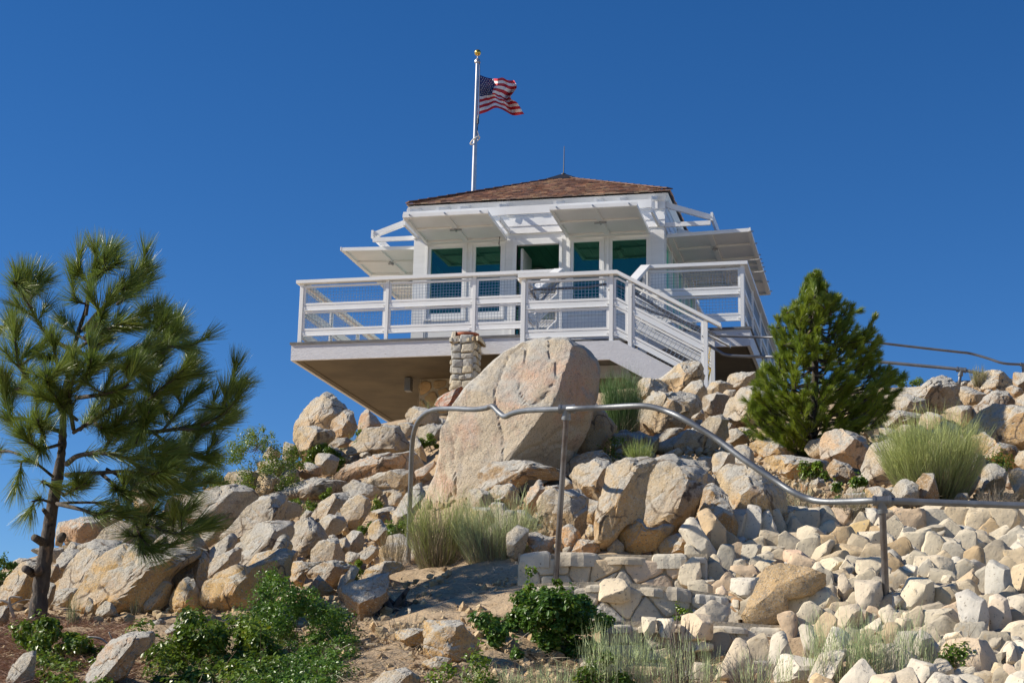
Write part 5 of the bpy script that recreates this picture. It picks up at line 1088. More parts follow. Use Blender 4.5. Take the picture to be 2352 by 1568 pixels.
# smaller stones bedded between them
TR2 = [f_(p_) for f_, p_, t_ in ES]; sd = []; rs_ = np.random.RandomState(77)
for t in range(7000):
    x, y = rs_.uniform(1590, 2470), rs_.uniform(1185, 1620)
    if inpoly(x, y, EP) and not any(inpoly(x, y, T_) for T_ in TR2) and all((x-a)**2+(y-b)**2 > (24+(y-1185)*.05)**2 for a, b in sd): sd.append((x, y))
nf = len(sd)
for T_ in TR2:
    ta = np.array(T_, float); l0, h0 = ta.min(0), ta.max(0)
    for gx_ in np.arange(l0[0]+2, h0[0], 9):
        for gy_ in np.arange(l0[1]+2, h0[1], 9):
            if inpoly(gx_, gy_, T_): sd.append((gx_+.01*rs_.rand(), gy_))
small = []
for c in voronoi(sd, [(1570, 1170), (2490, 1170), (2490, 1640), (1570, 1640)], nf):
    if c is None or len(c) < 3: continue
    m_ = c.mean(0); q_ = np.linalg.norm(c-m_, axis=1); c = m_+(c-m_)*np.minimum(1, 42/np.maximum(q_, 1))[:, None]
    if min(c.max(0)-c.min(0)) < 9: continue
    small.append(m_+(c-m_)*rs_.uniform(1.15, 1.32))
rs_.shuffle(small); small.sort(key=lambda c: -np.prod(c.max(0)-c.min(0)))
bulk = MB(); 
for k, c in enumerate(small):
    m_ = c.mean(0); sp_ = c.max(0)-c.min(0); yb = c[:, 1].max(); s_ = math.sqrt(sp_[0]*sp_[1])*esd(m_[0], yb)/FPX; dd = esd(m_[0], yb)-s_*.12
    tn = tuple(np.array(STC[rs_.randint(len(STC))])*rs_.uniform(.8, 1.08))
    if k < 38: rock([tuple(q) for q in c], None, d=dd, T=s_*.45, tint=tn, m='chip', name='stone', parent=emb, seed=k+200, cuts=4, planes=[(-.50+.3*math.sin(k*7.), .34+.2*math.sin(k*3.), .72, .45)], rough=.03, lvl=4, grow=1.10, box=.45)
    else:
        kk = dd/FPX; P, F = rock_shape((c-m_)*V(1, -1)*kk, s_*.45, k+200, 4, 3, .03, .42, [(-.50+.3*math.sin(k*7.), .34+.2*math.sin(k*3.), .72, .45)]); W = place(P, m_[0], m_[1], dd); b0 = len(bulk.v)
        bulk.v.extend(map(tuple, W)); bulk.f.extend([[i+b0 for i in f] for f in F]); bulk.mi.extend([0]*len(F)); bulk.c.extend([tn]*len(W))
for k in range(420):
    x, y = rs_.uniform(1600, 2400), rs_.uniform(1190, 1600)
    if not inpoly(x, y, EP): continue
    s1_ = rs_.uniform(7, 15); pg = np.array([(s1_*rs_.uniform(.7, 1.1)*math.cos(t), s1_*.8*rs_.uniform(.7, 1.1)*math.sin(t)) for t in np.arange(6)*1.047+rs_.rand()]); dd = esd(x, y+s1_*.7)-.01
    P, F = rock_shape(pg*dd/FPX, s1_*.8*dd/FPX, k+900, 3, 2, .03, .45); W = place(P, x, y, dd); b0 = len(bulk.v); tn = tuple(np.array(STC[rs_.randint(len(STC))])*rs_.uniform(.45, .8))
    bulk.v.extend(map(tuple, W)); bulk.f.extend([[i+b0 for i in f] for f in F]); bulk.mi.extend([0]*len(F)); bulk.c.extend([tn]*len(W))
if bulk.v: o_ = bulk.build('stone_infill', ['chip'], emb, smooth=True, col=True, auto=38); o_['kind'] = 'stuff'
# ================================================================== PIPE RAILS
pr = thing('pipe_handrail', at(1283, 1345, 10.2), 'grey galvanised pipe handrail with a kink and long dip crossing the foreground', 'handrail')
RP = [(938,1290,13.4),(940,1200,13.35),(943,1110,13.3),(946,1030,13.25),(953,985,13.15),(968,958,13.05),(995,941,12.85),(1040,938,12.5),(1085,940,12.2),(1115,937,12.0),(1131,933,11.9),(1145,946,11.8),(1160,956,11.7),(1180,948,11.55),(1215,942,11.3),(1300,939,10.75),
      (1380,936,10.65),(1460,932,10.5),(1495,934,10.45),(1530,944,10.4),(1570,962,10.3),(1640,1004,10.2),(1710,1056,10.05),(1780,1103,9.95),(1820,1129,9.85),(1860,1146,9.8),(1900,1152,9.7),(1960,1151,9.6),(2026,1149,9.5),(2140,1153,9.45),(2250,1157,9.4),(2360,1161,9.35),(2520,1166,9.3)]
MB().tube(smooth_path([at(*p) for p in RP], 5), .0188, 14).build('rail', ['galv'], pr, smooth=True, auto=50)
def tee(p, q, parent, post_to, r_=.0205):
    """pipe tee where a post meets the rail: p, q two points of the rail round the joint"""
    p = V(*p); q = V(*q); c = (p+q)/2; d = (q-p)/np.linalg.norm(q-p); m_ = MB(); k = r_/.0205
    m_.tube([c-d*.052*k, c-d*.036*k, c-d*.035*k, c+d*.035*k, c+d*.036*k, c+d*.052*k], [.030*k, .030*k, .0265*k, .0265*k, .030*k, .030*k], 14)
    dn = V(*post_to)-c; dn /= np.linalg.norm(dn); m_.tube([c, c+dn*.05*k, c+dn*.051*k, c+dn*.068*k], [.0265*k, .0265*k, .030*k, .030*k], 14)
    return m_.build('tee_fitting', ['galv'], parent, smooth=True, auto=40)
pc = at(1302, 939, 10.75); pbm = at(1274, 1370, 10.75); tee(at(1282, 939.5, 10.76), at(1322, 938.5, 10.74), pr, pbm)
MB().tube([pc, pbm], .0180, 12).build('post', ['rustpipe'], pr, smooth=True, auto=50)
pc = at(2026, 1149, 9.5); pbm = at(2040, 1490, 9.5); tee(at(2005, 1149.5, 9.51), at(2047, 1149.5, 9.49), pr, pbm)
MB().tube([pc, pbm], .0190, 12).build('post', ['rustpipe'], pr, smooth=True, auto=50)
pr2 = thing('pipe_railing', at(2203, 880, 21.5), 'lower of the two dark pipe railings running off to the right skyline', 'railing')
RP2 = [tuple(onY(*p, -2.5)) for p in ((1625.6, 790.5), (1650, 806), (1670.3, 815.4), (1720, 818.5), (1764, 819))]+[tuple(at(*p)) for p in ((1850,822,22.4),(1930,826,22.2),(2020,831,22.0),(2120,840,21.8),(2208,849,21.6),(2290,866,21.4),(2352,879,21.2),(2440,898,21.0))]
MB().tube(smooth_path(RP2, 5), .021, 10).build('rail', ['greypipe'], pr2, smooth=True)
tee(at(2196, 847.5, 21.62), at(2220, 850.5, 21.58), pr2, at(2201, 890, 21.6), .024)
MB().tube([at(2207, 850, 21.6), at(2200, 905, 21.6)], .022, 10).build('post', ['greypipe'], pr2, smooth=True)
pr3 = thing('pipe_railing', at(2350, 895, 23), 'upper of the two dark pipe railings running off to the right skyline', 'railing')
RP3 = [tuple(onY(*p, -1.55)) for p in ((1625.6, 758), (1640, 766.5), (1651, 771), (1700, 773), (1757, 774.3))]+[tuple(at(*p)) for p in ((1850,775,23.6),(1930,779,23.5),(2016,787,23.4),(2120,799,23.3),(2200,808,23.2),(2231,812,23.2),(2270,823,23.1),(2305,834,23.0),(2352,837,23.0),(2450,842,22.9))]
MB().tube(smooth_path(RP3, 5), .0175, 10).build('rail', ['greypipe'], pr3, smooth=True)
MB().tube([at(2351, 837, 23), at(2348, 905, 23)], .018, 10).build('post', ['greypipe'], pr3, smooth=True)
tee(at(2340, 836.5, 23), at(2362, 837.5, 23), pr3, at(2348, 880, 23), .018)
# ================================================================== VEGETATION
def foliage(name, col, col2, rough=.45, trans=.25, tcol=None):
    m = bpy.data.materials.new(name); m.use_nodes = True; t = m.node_tree; N = t.nodes; L = t.links; b = N['Principled BSDF']
    at_ = N.new('ShaderNodeAttribute'); at_.attribute_name = 'Col'; tc = N.new('ShaderNodeTexCoord'); ns = N.new('ShaderNodeTexNoise'); ns.inputs['Scale'].default_value = 4.0
    L.new(tc.outputs['Object'], ns.inputs[0]); mx = N.new('ShaderNodeMix'); mx.data_type = 'RGBA'; mr = N.new('ShaderNodeMapRange'); mr.inputs[1].default_value = .38; mr.inputs[2].default_value = .62
    L.new(ns.outputs[0], mr.inputs[0]); L.new(mr.outputs[0], mx.inputs[0]); mx.inputs[6].default_value = (*col, 1); mx.inputs[7].default_value = (*col2, 1)
    mu = N.new('ShaderNodeMix'); mu.data_type = 'RGBA'; mu.blend_type = 'MULTIPLY'; mu.inputs[0].default_value = 1; L.new(mx.outputs[2], mu.inputs[6]); L.new(at_.outputs['Color'], mu.inputs[7])
    L.new(mu.outputs[2], b.inputs['Base Color']); b.inputs['Roughness'].default_value = rough
    tr = N.new('ShaderNodeBsdfTranslucent'); L.new(mu.outputs[2], tr.inputs['Color']); ms = N.new('ShaderNodeMixShader'); ms.inputs[0].default_value = trans
    L.new(b.outputs[0], ms.inputs[1]); L.new(tr.outputs[0], ms.inputs[2]); L.new(ms.outputs[0], N['Material Output'].inputs['Surface']); return m
MT['needle'] = foliage('pine_needles', (.135, .190, .055), (.090, .145, .045), .36, .3)
MT['leaf'] = foliage('glossy_leaves', (.13, .20, .03), (.08, .14, .022), .36, .35)
MT['stem'] = foliage('broom_stems', (1, 1, 1), (.85, .88, .85), .6, .15)
MT['bark'] = mat('pine_bark', (.05, .042, .038), .95, col2=(.115, .095, .08), nscale=16, bump=1.0, bscale=26, stretch=(1, 1, .4), speck=[((.20, .14, .10), 22, .63, .70), ((.02, .018, .016), 18, .6, .66)])
MT['twig'] = mat('grey_twig', (.20, .165, .13), .9, col2=(.12, .09, .065), nscale=8)
MT['pale'] = mat('bleached_wood', (.42, .38, .33), .85, col2=(.30, .26, .22), nscale=10)
class Blades:
    """many thin tapering strips gathered into one mesh"""
    def __init__(s): s.V = []; s.F = []; s.C = []; s.n = 0
    def add(s, P, D, L_, W, C, bend=None, segs=2):
        P = np.asarray(P, float); D = np.asarray(D, float); n = len(P); D = D/np.linalg.norm(D, axis=1)[:, None]; L_ = np.broadcast_to(L_, n); W = np.broadcast_to(W, n)
        C = np.broadcast_to(np.asarray(C, float), (n, 3)) if np.ndim(C) < 3 else C
        sd = np.cross(D, rv.randn(n, 3)); sd /= np.linalg.norm(sd, axis=1)[:, None]; B = np.zeros((n, 3)) if bend is None else np.broadcast_to(bend, (n, 3)); rows = []
        for k in range(segs+1):
            t = k/segs; c = P+D*(L_*t)[:, None]+B*(L_*t*t)[:, None]; w = W*(1-.8*t)*.5; rows += [c-sd*w[:, None], c+sd*w[:, None]]
        A = np.stack(rows, 1); s.V.append(A.reshape(-1, 3)); base = s.n+np.arange(n)[:, None]*(2*(segs+1))
        for k in range(segs): s.F.append(base+np.array([2*k, 2*k+1, 2*k+3, 2*k+2]))
        s.C.append(np.repeat(C, 2*(segs+1), axis=0) if C.ndim == 2 else C.reshape(-1, 3)); s.n += n*2*(segs+1)
    def leaves(s, P, Nn, size, C):
        P = np.asarray(P); n = len(P); a = np.cross(Nn, rv.randn(n, 3)); a /= np.linalg.norm(a, axis=1)[:, None]; b = np.cross(Nn, a); b /= np.linalg.norm(b, axis=1)[:, None]
        z = (size*rv.uniform(.6, 1.25, n))[:, None]; Nn = Nn/np.linalg.norm(Nn, axis=1)[:, None]
        A = np.stack([P-a*z*.5, P-a*z*.1+b*z*.30+Nn*z*.10, P+a*z*.32+b*z*.22+Nn*z*.06, P+a*z*.55, P+a*z*.32-b*z*.22+Nn*z*.06, P-a*z*.1-b*z*.30+Nn*z*.10], 1)
        s.V.append(A.reshape(-1, 3)); base = s.n+np.arange(n)[:, None]*6; s.F.append(base+np.array([0, 1, 2, 3])); s.F.append(base+np.array([0, 3, 4, 5]))
        s.C.append(np.repeat(np.broadcast_to(C, (n, 3)), 6, axis=0)); s.n += n*6
    def build(s, name, m, parent=None, loc=None):
        return mesh_obj(name, np.concatenate(s.V), np.concatenate(s.F), [m], parent, loc, cols=np.concatenate(s.C))
rv = np.random.RandomState(99)
def resample(P, step):
    P = np.array(P); L_ = np.r_[0, np.cumsum(np.linalg.norm(np.diff(P, axis=0), axis=1))]; n = max(3, int(L_[-1]/step)+1); t = np.linspace(0, L_[-1], n)
    return np.c_[[np.interp(t, L_, P[:, k]) for k in range(3)]].T, L_[-1]
def needles(bl, P, t0, dens, ln, wd, spread, col, sweep=(0, 0, 0), tipboost=.25):
    Q, L_ = resample(P, .02); n = int(L_*(1-t0)*dens)
    if n < 5: return
    Q = Q[:max(3, int(len(Q)-ln*.45/.02))] if L_ > ln else Q; t = t0+(1-t0)*rv.rand(n)**.85; k = rv.rand(n) < tipboost; t[k] = 1-rv.rand(k.sum())*.10
    idx = t*(len(Q)-1); i = np.minimum(idx.astype(int), len(Q)-2); f = (idx-i)[:, None]; p = Q[i]*(1-f)+Q[i+1]*f; d = Q[i+1]-Q[i]; d /= np.linalg.norm(d, axis=1)[:, None]+1e-9
    r_ = rv.randn(n, 3); r_ -= d*(r_*d).sum(1)[:, None]; r_ /= np.linalg.norm(r_, axis=1)[:, None]; a = rv.uniform(spread*.55, spread*1.25, n)*np.where(t > .93, .75, 1.)
    D = d*np.cos(a)[:, None]+r_*np.sin(a)[:, None]+np.array(sweep); c = np.array(col)*rv.uniform(.65, 1.25, (n, 1))*np.where(rv.rand(n, 1) < .07, np.array([[1.6, 1.35, .9]]), 1)
    bl.add(p, D, ln*rv.uniform(.75, 1.1, n), wd, c, bend=d*.25+V(0, 0, -.06), segs=2)
def Z4(L_): return [(.4211*a, 488+.4211*b) for a, b in L_]
# ---- tall long needled pine at the left
def tall_pine():
    D0 = 11.5; base = at(84, 1452, D0); root = thing('pine_tree', base, 'tall long needled pine with bare lower trunk at the left edge', 'pine tree')
    TR = [(82,1450,27),(88,1400,23),(96,1330,21),(106,1262,19),(116,1190,17),(128,1120,15),(140,1050,12),(144,1000,10),(146,940,8.5),(156,870,7.5),(170,800,6.5),(184,750,5.5),(197,710,5),(206,660,4),(218,625,3),(230,592,2)]
    tp = [at(x, y, D0+.0002*(1450-y)) for x, y, r_ in TR]; tr = MB(); pts = smooth_path(tp, 6); rr = np.interp(np.arange(len(pts))/6., np.arange(len(TR)), [r_*.88*D0/FPX for x, y, r_ in TR])
    rr = rr*(1+.07*rv.randn(len(rr))); tr.tube(pts, list(rr), 16)
    tr.tube([at(116, 1190, D0), at(100, 1170, D0-.15)], [.02, .014], 8)
    for (x, y, dx, dy) in ((88, 1240, -9, -6), (68, 1312, -11, -7), (80, 1310, 8, -5), (132, 1232, 12, -2)): tr.tube([at(x+8, y+4, D0-.02), at(x+dx, y+dy, D0-.12)], [.030, .026], 9)
    MBk = tr.build('trunk', ['bark'], root, smooth=True)
    S4 = [ # (points, depth drift, needle start)
     ([(470,560),(490,430),(515,310),(550,235)],0,.25),([(500,400),(430,330),(425,265)],-.2,.3),([(520,300),(590,250),(625,200)],.1,.2),([(510,330),(600,300),(665,255)],-.25,.2),([(475,500),(410,480),(400,430)],-.3,.3),
     ([(450,640),(560,520),(700,430),(790,330),(830,285)],.15,.3),([(560,520),(640,430),(680,360)],-.2,.2),([(640,500),(740,430),(770,370)],.3,.2),([(430,740),(560,650),(680,600),(745,570)],-.35,.3),([(600,640),(760,620),(850,600),(880,570)],.2,.2),
     ([(430,765),(600,790),(760,740),(850,660),(890,590)],-.1,.3),([(700,760),(850,740),(930,680),(950,580)],.4,.2),([(440,760),(300,700),(190,570),(150,430),(150,290)],.1,.35),([(170,520),(90,400),(80,370)],-.2,.2),([(160,480),(210,400),(235,350)],.2,.2),
     ([(290,1030),(170,930),(105,830),(85,740),(90,580)],-.35,.35),([(110,840),(190,770),(260,690)],-.1,.25),([(100,760),(60,640),(30,600)],.2,.2),([(280,1030),(130,980),(60,960)],.3,.55),([(110,960),(40,960),(20,900)],.2,.1),
     ([(400,1180),(380,1000),(420,850),(440,800)],-.6,.3),([(340,1100),(270,960),(255,885)],-.5,.3),([(420,960),(480,880),(500,800)],-.6,.2),([(420,1010),(560,990),(660,965),(705,935)],-.5,.35),([(620,1010),(760,960),(840,870),(920,740),(960,600)],.25,.25),
     ([(900,760),(980,700),(1010,640)],.5,.2),([(930,730),(1050,730),(1070,700)],.1,.2),([(700,1120),(870,980),(1020,860),(1075,790)],-.3,.25),([(860,1000),(980,960),(1090,820)],.4,.2),([(680,1200),(900,1190),(1120,1150),(1240,1070),(1310,950),(1320,905)],.2,.35),
     ([(1130,1160),(1260,1100),(1350,990),(1360,930)],-.1,.15),([(1000,1180),(1200,1180),(1300,1120)],.4,.15),([(900,1190),(1000,1080),(1080,980)],.1,.2),([(345,1200),(150,1130),(60,1110),(25,1000),(20,900)],.2,.4),([(340,1260),(230,1285),(150,1250),(90,1190)],-.3,.4),
     ([(110,1320),(40,1300),(-40,1310)],.3,.9),([(290,1440),(200,1370),(130,1350),(110,1380)],-.3,.6),([(150,1250),(170,1150),(210,1080)],-.2,.2),([(90,1190),(40,1130),(10,1080)],0,.2),([(360,1430),(550,1418),(700,1412),(860,1450),(1000,1490)],-.2,.6),
     ([(365,1370),(430,1325),(560,1310),(700,1340),(860,1330),(1000,1280)],-.4,.4),([(560,1310),(620,1200),(640,1120)],-.4,.2),([(555,1425),(640,1500),(700,1568)],-.5,.4),([(700,1340),(820,1420),(960,1400)],-.6,.2),([(850,1200),(980,1290),(1150,1340),(1210,1320)],.1,.2),
     ([(620,1260),(720,1150),(860,1120)],-.2,.2),([(400,1200),(560,1100),(620,1040),(660,970)],-.35,.3),([(500,1120),(560,1180),(700,1200)],-.6,.3),([(640,1120),(780,1080),(900,1000)],.3,.2),([(800,1300),(960,1360),(1100,1430)],.3,.2),
     ([(420,1130),(340,1060),(300,1000)],-.5,.3),([(480,700),(380,640),(310,560)],.2,.3),([(460,680),(540,600),(560,540)],-.4,.2),([(700,880),(800,800),(870,760)],-.1,.2),([(560,830),(690,850),(800,830)],.2,.2),([(700,900),(690,860),(720,800)],-.5,.2)]
    SC = [([(480,150),(560,110),(650,60)],-.3,.3),([(385,205),(310,185),(240,195)],-.3,.72),([(350,60),(330,45),(325,55),(420,100),(480,140)],-.35,.7),([(430,215),(560,205),(800,215),(930,290)],-.2,.6),([(430,215),(620,260),(740,300),(900,300),(1010,330)],-.4,.45),
     ([(1010,330),(1060,450),(1150,550),(1260,590)],-.45,.1),([(1010,330),(1200,400),(1400,440),(1600,400),(1690,350)],-.3,.15),([(900,100),(1100,150),(1350,120),(1500,60)],.2,.2),([(800,-50),(1000,60),(1200,160)],-.1,.2),([(1060,450),(1060,540),(1110,600)],-.5,.2),([(1200,400),(1350,330),(1480,240)],0,.2),([(1010,330),(1150,300),(1300,330)],-.2,.2)]
    br = MB(); bl = Blades(); allb = [(Z4(p), dz, t0) for p, dz, t0 in S4]+[([(.3043*a, 1091+.3043*b) for a, b in p], dz, t0) for p, dz, t0 in SC]
    wrd = CR*.30+V(0, 0, .26)
    crown = [(170,600),(250,590),(330,650),(350,720),(440,730),(470,800),(480,860),(540,900),(530,980),(470,1040),(480,1120),(420,1170),(330,1180),(260,1060),(160,1000),(60,1000),(20,940),(10,820),(60,720),(150,720)]
    q_ = 0
    while q_ < 14:
        x, y = rv.uniform(0, 560), rv.uniform(590, 1180)
        if not inpoly(x, y, crown): continue
        q_ += 1; l_ = rv.uniform(45, 85); a_ = rv.uniform(.35, 1.25) if x > 170 else rv.uniform(.9, 2.2)
        if y > 1080: a_ = rv.uniform(-.5, .4)
        allb.append(([(x-l_*math.cos(a_), y+l_*math.sin(a_)), (x-l_*.4*math.cos(a_), y+l_*.5*math.sin(a_)), (x, y)], rv.uniform(-.6, .6), .12))
    for p, dz, t0 in allb:
        p = [(x-max(0, x-300)*.075, y) for x, y in p]; n = len(p); j = rv.uniform(-.15, .15); P = [at(x, y, D0+(dz+j)*min(1, i/1.5)*1.0) for i, (x, y) in enumerate(p)]; Q = smooth_path(P, 6); L_ = sum(np.linalg.norm(b-a) for a, b in zip(Q[:-1], Q[1:]))
        r0 = .007+.011*min(L_, 1.2); br.tube(Q, list(np.linspace(r0, .005, len(Q))), 7); needles(bl, Q, t0, 880, .160, .0044, .66, (1.6, 1.48, .95), wrd*.38)
        for k in range(int(L_*4*(1-t0))+1):                      # short side shoots
            t = rv.uniform(max(t0, .25), .92); i = int(t*(len(Q)-1)); d = Q[min(i+1, len(Q)-1)]-Q[max(i-1, 0)]; d /= np.linalg.norm(d); s_ = d*.7+rv.randn(3)*.55+V(0, 0, .45)+CR*.1; s_ /= np.linalg.norm(s_)
            l_ = rv.uniform(.10, .24); e = Q[i]+s_*l_; tw = [Q[i], (Q[i]+e)/2+V(0, 0, -.01), e]; br.tube(tw, [.006, .005, .004], 5); needles(bl, tw, .15, 900, .150, .0044, .64, (1.5, 1.38, .95), wrd*.4, .35)
    br.build('branches', ['bark'], root, smooth=True); bl.build('needles', 'needle', root)
tall_pine()
# ---- bushy young pine on the right
def bushy_pine():
    D0 = 17.4; root = thing('pine_tree', at(1866, 1040, D0), 'bushy young pine growing among the boulders right of the stair', 'pine tree')
    Q = smooth_path([at(*p) for p in ((1866,1045,D0),(1868,980,D0),(1872,860,D0),(1872,760,D0),(1868,690,D0),(1870,622,D0))], 6)
    MB().tube(Q, list(np.linspace(.055, .008, len(Q))), 9).build('trunk', ['bark'], root, smooth=True)
    lft = [(614,1866),(640,1852),(680,1842),(700,1800),(740,1778),(760,1758),(800,1755),(850,1735),(900,1720),(960,1722),(1010,1750),(1040,1800)]
    rgt = [(614,1874),(640,1892),(662,1917),(720,1948),(745,1985),(716,2012),(760,2026),(810,2034),(850,2066),(900,2058),(950,2045),(980,1990),(1040,1900)]
    ly, lx = zip(*lft); qy, qx = zip(*rgt); br = MB(); bl = Blades(); kpx = D0/FPX
    for i in range(560):
        y = 620+425*rv.rand()**.80; xl = np.interp(y, ly, lx); xr = np.interp(y, *zip(*sorted(rgt))) if False else np.interp(y, sorted(qy), [b for a, b in sorted(rgt)]); xc = 1870; th = rv.uniform(0, 2*math.pi); rad = rv.uniform(.35, 1)**.6
        sx = math.cos(th)*rad; hw = (xr-xc) if sx > 0 else (xc-xl); x = xc+sx*hw*(1.0+.14*min(1, max(0, (y-760)/150))); dz = math.sin(th)*rad*(xr-xl)/2*kpx*.9
        tip = at(x, y, D0+dz); outd = CR*sx+FW*math.sin(th)*rad; s_ = outd*min(1.1, .25+(y-600)/260)+V(0, 0, .85)+rv.randn(3)*.34+CR*.1; s_ /= np.linalg.norm(s_); l_ = rv.uniform(.12, .30)
        b0 = tip-s_*l_; P = [b0-outd*.04, b0+s_*l_*.5, tip]; br.tube(P, [.008, .006, .004], 5); needles(bl, P, 0, 1100, .074, .0044, .80, (2.0, 1.8, .68), CR*.08+V(0, 0, .15), .3)
        if i % 3 == 0: inner = V(*Q[min(len(Q)-1, int(np.clip((1045-(y+40))/430, 0, 1)*(len(Q)-1)))]); br.tube([inner, (inner+b0)/2+V(0, 0, -.03), b0], [.014, .010, .007], 5)
    for (x, y) in ((1783,735),(1800,725),(2012,730),(2003,760),(2020,780),(1775,770),(1825,700),(1885,665),(1860,650),(1874,632),(1900,690),(1950,740),(2045,850),(2050,880),(1730,900),(1745,860)):
        tip = at(x, y-8, D0+rv.uniform(-.2, .2)); b0 = tip-V(0, 0, .30)-CR*(x-1870)*.0012; P = [b0, (b0+tip)/2, tip]; br.tube(P, [.008, .006, .004], 5); needles(bl, P, 0, 1500, .070, .0044, .75, (2.0, 1.75, .7), CR*.08+V(0, 0, .15), .3)
    br.build('branches', ['bark'], root, smooth=True); bl.build('needles', 'needle', root)
bushy_pine()
# ---- broom like bushes of thin upright stems
def broom(name, label, cat, cx, yb, w, h, n, d=None, top=(.20, .26, .085), low=(.13, .10, .06), wd=.0034, flare=1.0, dead=.15, lean=0., group=None, tips=True, basew=.35):
    d = d if d else hit(cx, yb); k = d/FPX; base = at(cx, yb, d); root = thing(name, base, label, cat, group); bl = Blades(); gz = V(0, 0, 1)
    fwd = V(FW[0], FW[1], 0); fwd /= np.linalg.norm(fwd); rt = V(CR[0], CR[1], 0)
    u = rv.uniform(-1, 1, n); v = rv.uniform(-1, 1, n); m_ = u*u+v*v > 1; u[m_] *= .6; v[m_] *= .6
    P = base+np.outer(u*basew*w*.5*k, rt)+np.outer(v*basew*w*.4*k, fwd); P[:, 2] = terr(P[:, :2])-.01 if d is None else np.minimum(P[:, 2], base[2]+.0)-.02
    rr = np.sqrt(u*u+v*v); H = h*k*(1.0-.22*rr**2)*rv.uniform(.62, 1.04, n); D = np.outer(u*flare*(1-basew)*w*.5/h+lean, rt)+np.outer(v*flare*(1-basew)*w*.4/h, fwd)+gz+rv.randn(n, 3)*.06
    D /= np.linalg.norm(D, axis=1)[:, None]; isd = rv.rand(n) < dead; ct = np.where(isd[:, None], np.array([.26, .21, .15]), np.array(top))*rv.uniform(.7, 1.25, (n, 1)); cl = np.array(low)*rv.uniform(.6, 1.5, (n, 1)); H = np.where(isd, H*.75, H)
    segs = 4; C = np.stack([cl*(1-min(1, t*2.2))+ct*min(1, t*2.2) for t in np.repeat(np.arange(segs+1)/segs, 2)], 1); bl.add(P, D, H, wd, C, bend=(gz-D)*.35+rv.randn(n, 3)*.07, segs=segs)
    for q in range(3 if tips else 0):                            # side branchlets near the top
        t = rv.uniform(.45, .92, n); p = P+D*(H*t)[:, None]+((gz-D)*.35)*(H*t*t)[:, None]; dd = D+rv.randn(n, 3)*.30+gz*.3; bl.add(p, dd, H*rv.uniform(.10, .26, n), wd*.85, ct*rv.uniform(.85, 1.2, (n, 1)), segs=2)
    bl.build('stems', 'stem', root)
    tw = Blades(); nt_ = int(n*.22)+6; a = rv.uniform(0, 6.28, nt_); Dt = np.outer(np.cos(a), rt)+np.outer(np.sin(a), fwd)+np.outer(rv.uniform(.15, 1.3, nt_), gz); pp = base+(Dt-gz)*.02+V(0, 0, .0)
    tw.add(pp, Dt, rv.uniform(.2, .62, nt_)*h*k, wd*1.3, np.array([.22, .17, .12])*rv.uniform(.5, 1.6, (nt_, 1)), bend=rv.randn(nt_, 3)*.25, segs=3)
    tw.build('dry_twigs', 'stem', root); return root
broom('broom_bush', 'largest pale green broom bush, right of the bushy pine above the pipe rail', 'bush', 2145, 1150, 330, 225, 2300, d=13.4, top=(.44, .48, .17), low=(.22, .21, .09), flare=1.9, dead=.08)
broom('broom_bush', 'green and brown broom bush beside the bent end post of the rail', 'bush', 1010, 1325, 200, 225, 1100, d=12.4, top=(.38, .43, .13), low=(.19, .14, .08), flare=2.0, dead=.5)
broom('broom_bush', 'grey green broom bush just left of the middle rail post', 'bush', 1145, 1330, 250, 225, 1200, d=11.9, top=(.42, .46, .21), low=(.32, .26, .18), flare=2.2, dead=.42)
broom('grass_tuft', 'small round bright green tuft on the rocks right of the huge boulder', 'bush', 1468, 1060, 92, 66, 520, top=(.32, .40, .10), low=(.2, .2, .07), flare=2.2, dead=.05, tips=False, d=16.2)
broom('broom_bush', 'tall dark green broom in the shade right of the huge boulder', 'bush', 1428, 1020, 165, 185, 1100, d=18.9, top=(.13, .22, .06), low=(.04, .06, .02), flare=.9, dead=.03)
broom('broom_bush', 'small yellowish bush on the skyline beside the far pipe railing', 'bush', 2250, 885, 70, 52, 260, d=20.9, top=(.32, .30, .12), low=(.2, .16, .09), flare=1.2)
for i, (x, y, w_, h_, n_, d_, lb) in enumerate([(1130,1600,170,94,150,7.7,'thin grey green broom stems at the bottom edge under the dark leafy bush'),(1270,1600,190,98,170,7.7,'thin broom stems at the bottom edge below the middle post'),(1420,1600,200,194,255,7.7,'thin broom stems in front of the bottom step, left end'),
        (1570,1610,190,173,170,7.6,'thin broom stems in front of the bottom step, right end'),(1930,1610,190,235,280,7.6,'tall pale green broom stems left of the right rail post'),(2060,1600,210,214,306,7.6,'tall pale green broom stems in front of the right rail post base'),(1760,1600,170,132,102,7.6,'sparse broom stems below the embankment between two dead twig bushes')]):
    broom('broom_bush', lb, 'bush', x, y, w_, h_, n_, d=d_, top=(.46, .53, .26), low=(.30, .28, .16), flare=1.5, dead=.25, wd=.0028, basew=.85, group='broom stems along the bottom edge')
broom('dry_bush', 'dry brown twiggy bush leaning right of the largest broom bush', 'bush', 2290, 1172, 150, 95, 170, d=12.6, top=(.17, .13, .09), low=(.12, .08, .055), flare=2.6, dead=1, lean=.5)
broom('dry_bush', 'thin pale dry stems under the dip of the pipe rail', 'bush', 1830, 1195, 130, 120, 170, d=12.6, top=(.30, .29, .17), low=(.22, .17, .11), flare=1.4, dead=.4)
broom('dry_bush', 'low dry bush between the rail joint and the largest broom bush', 'bush', 1960, 1190, 130, 85, 230, d=12.3, top=(.24, .23, .12), low=(.18, .13, .08), flare=1.8, dead=.5)
broom('dry_bush', 'grey dead twig bush at the bottom right of the steps', 'bush', 1560, 1560, 120, 175, 26, d=8.1, top=(.13, .10, .09), low=(.10, .075, .06), flare=.9, dead=0, wd=.008, tips=True)
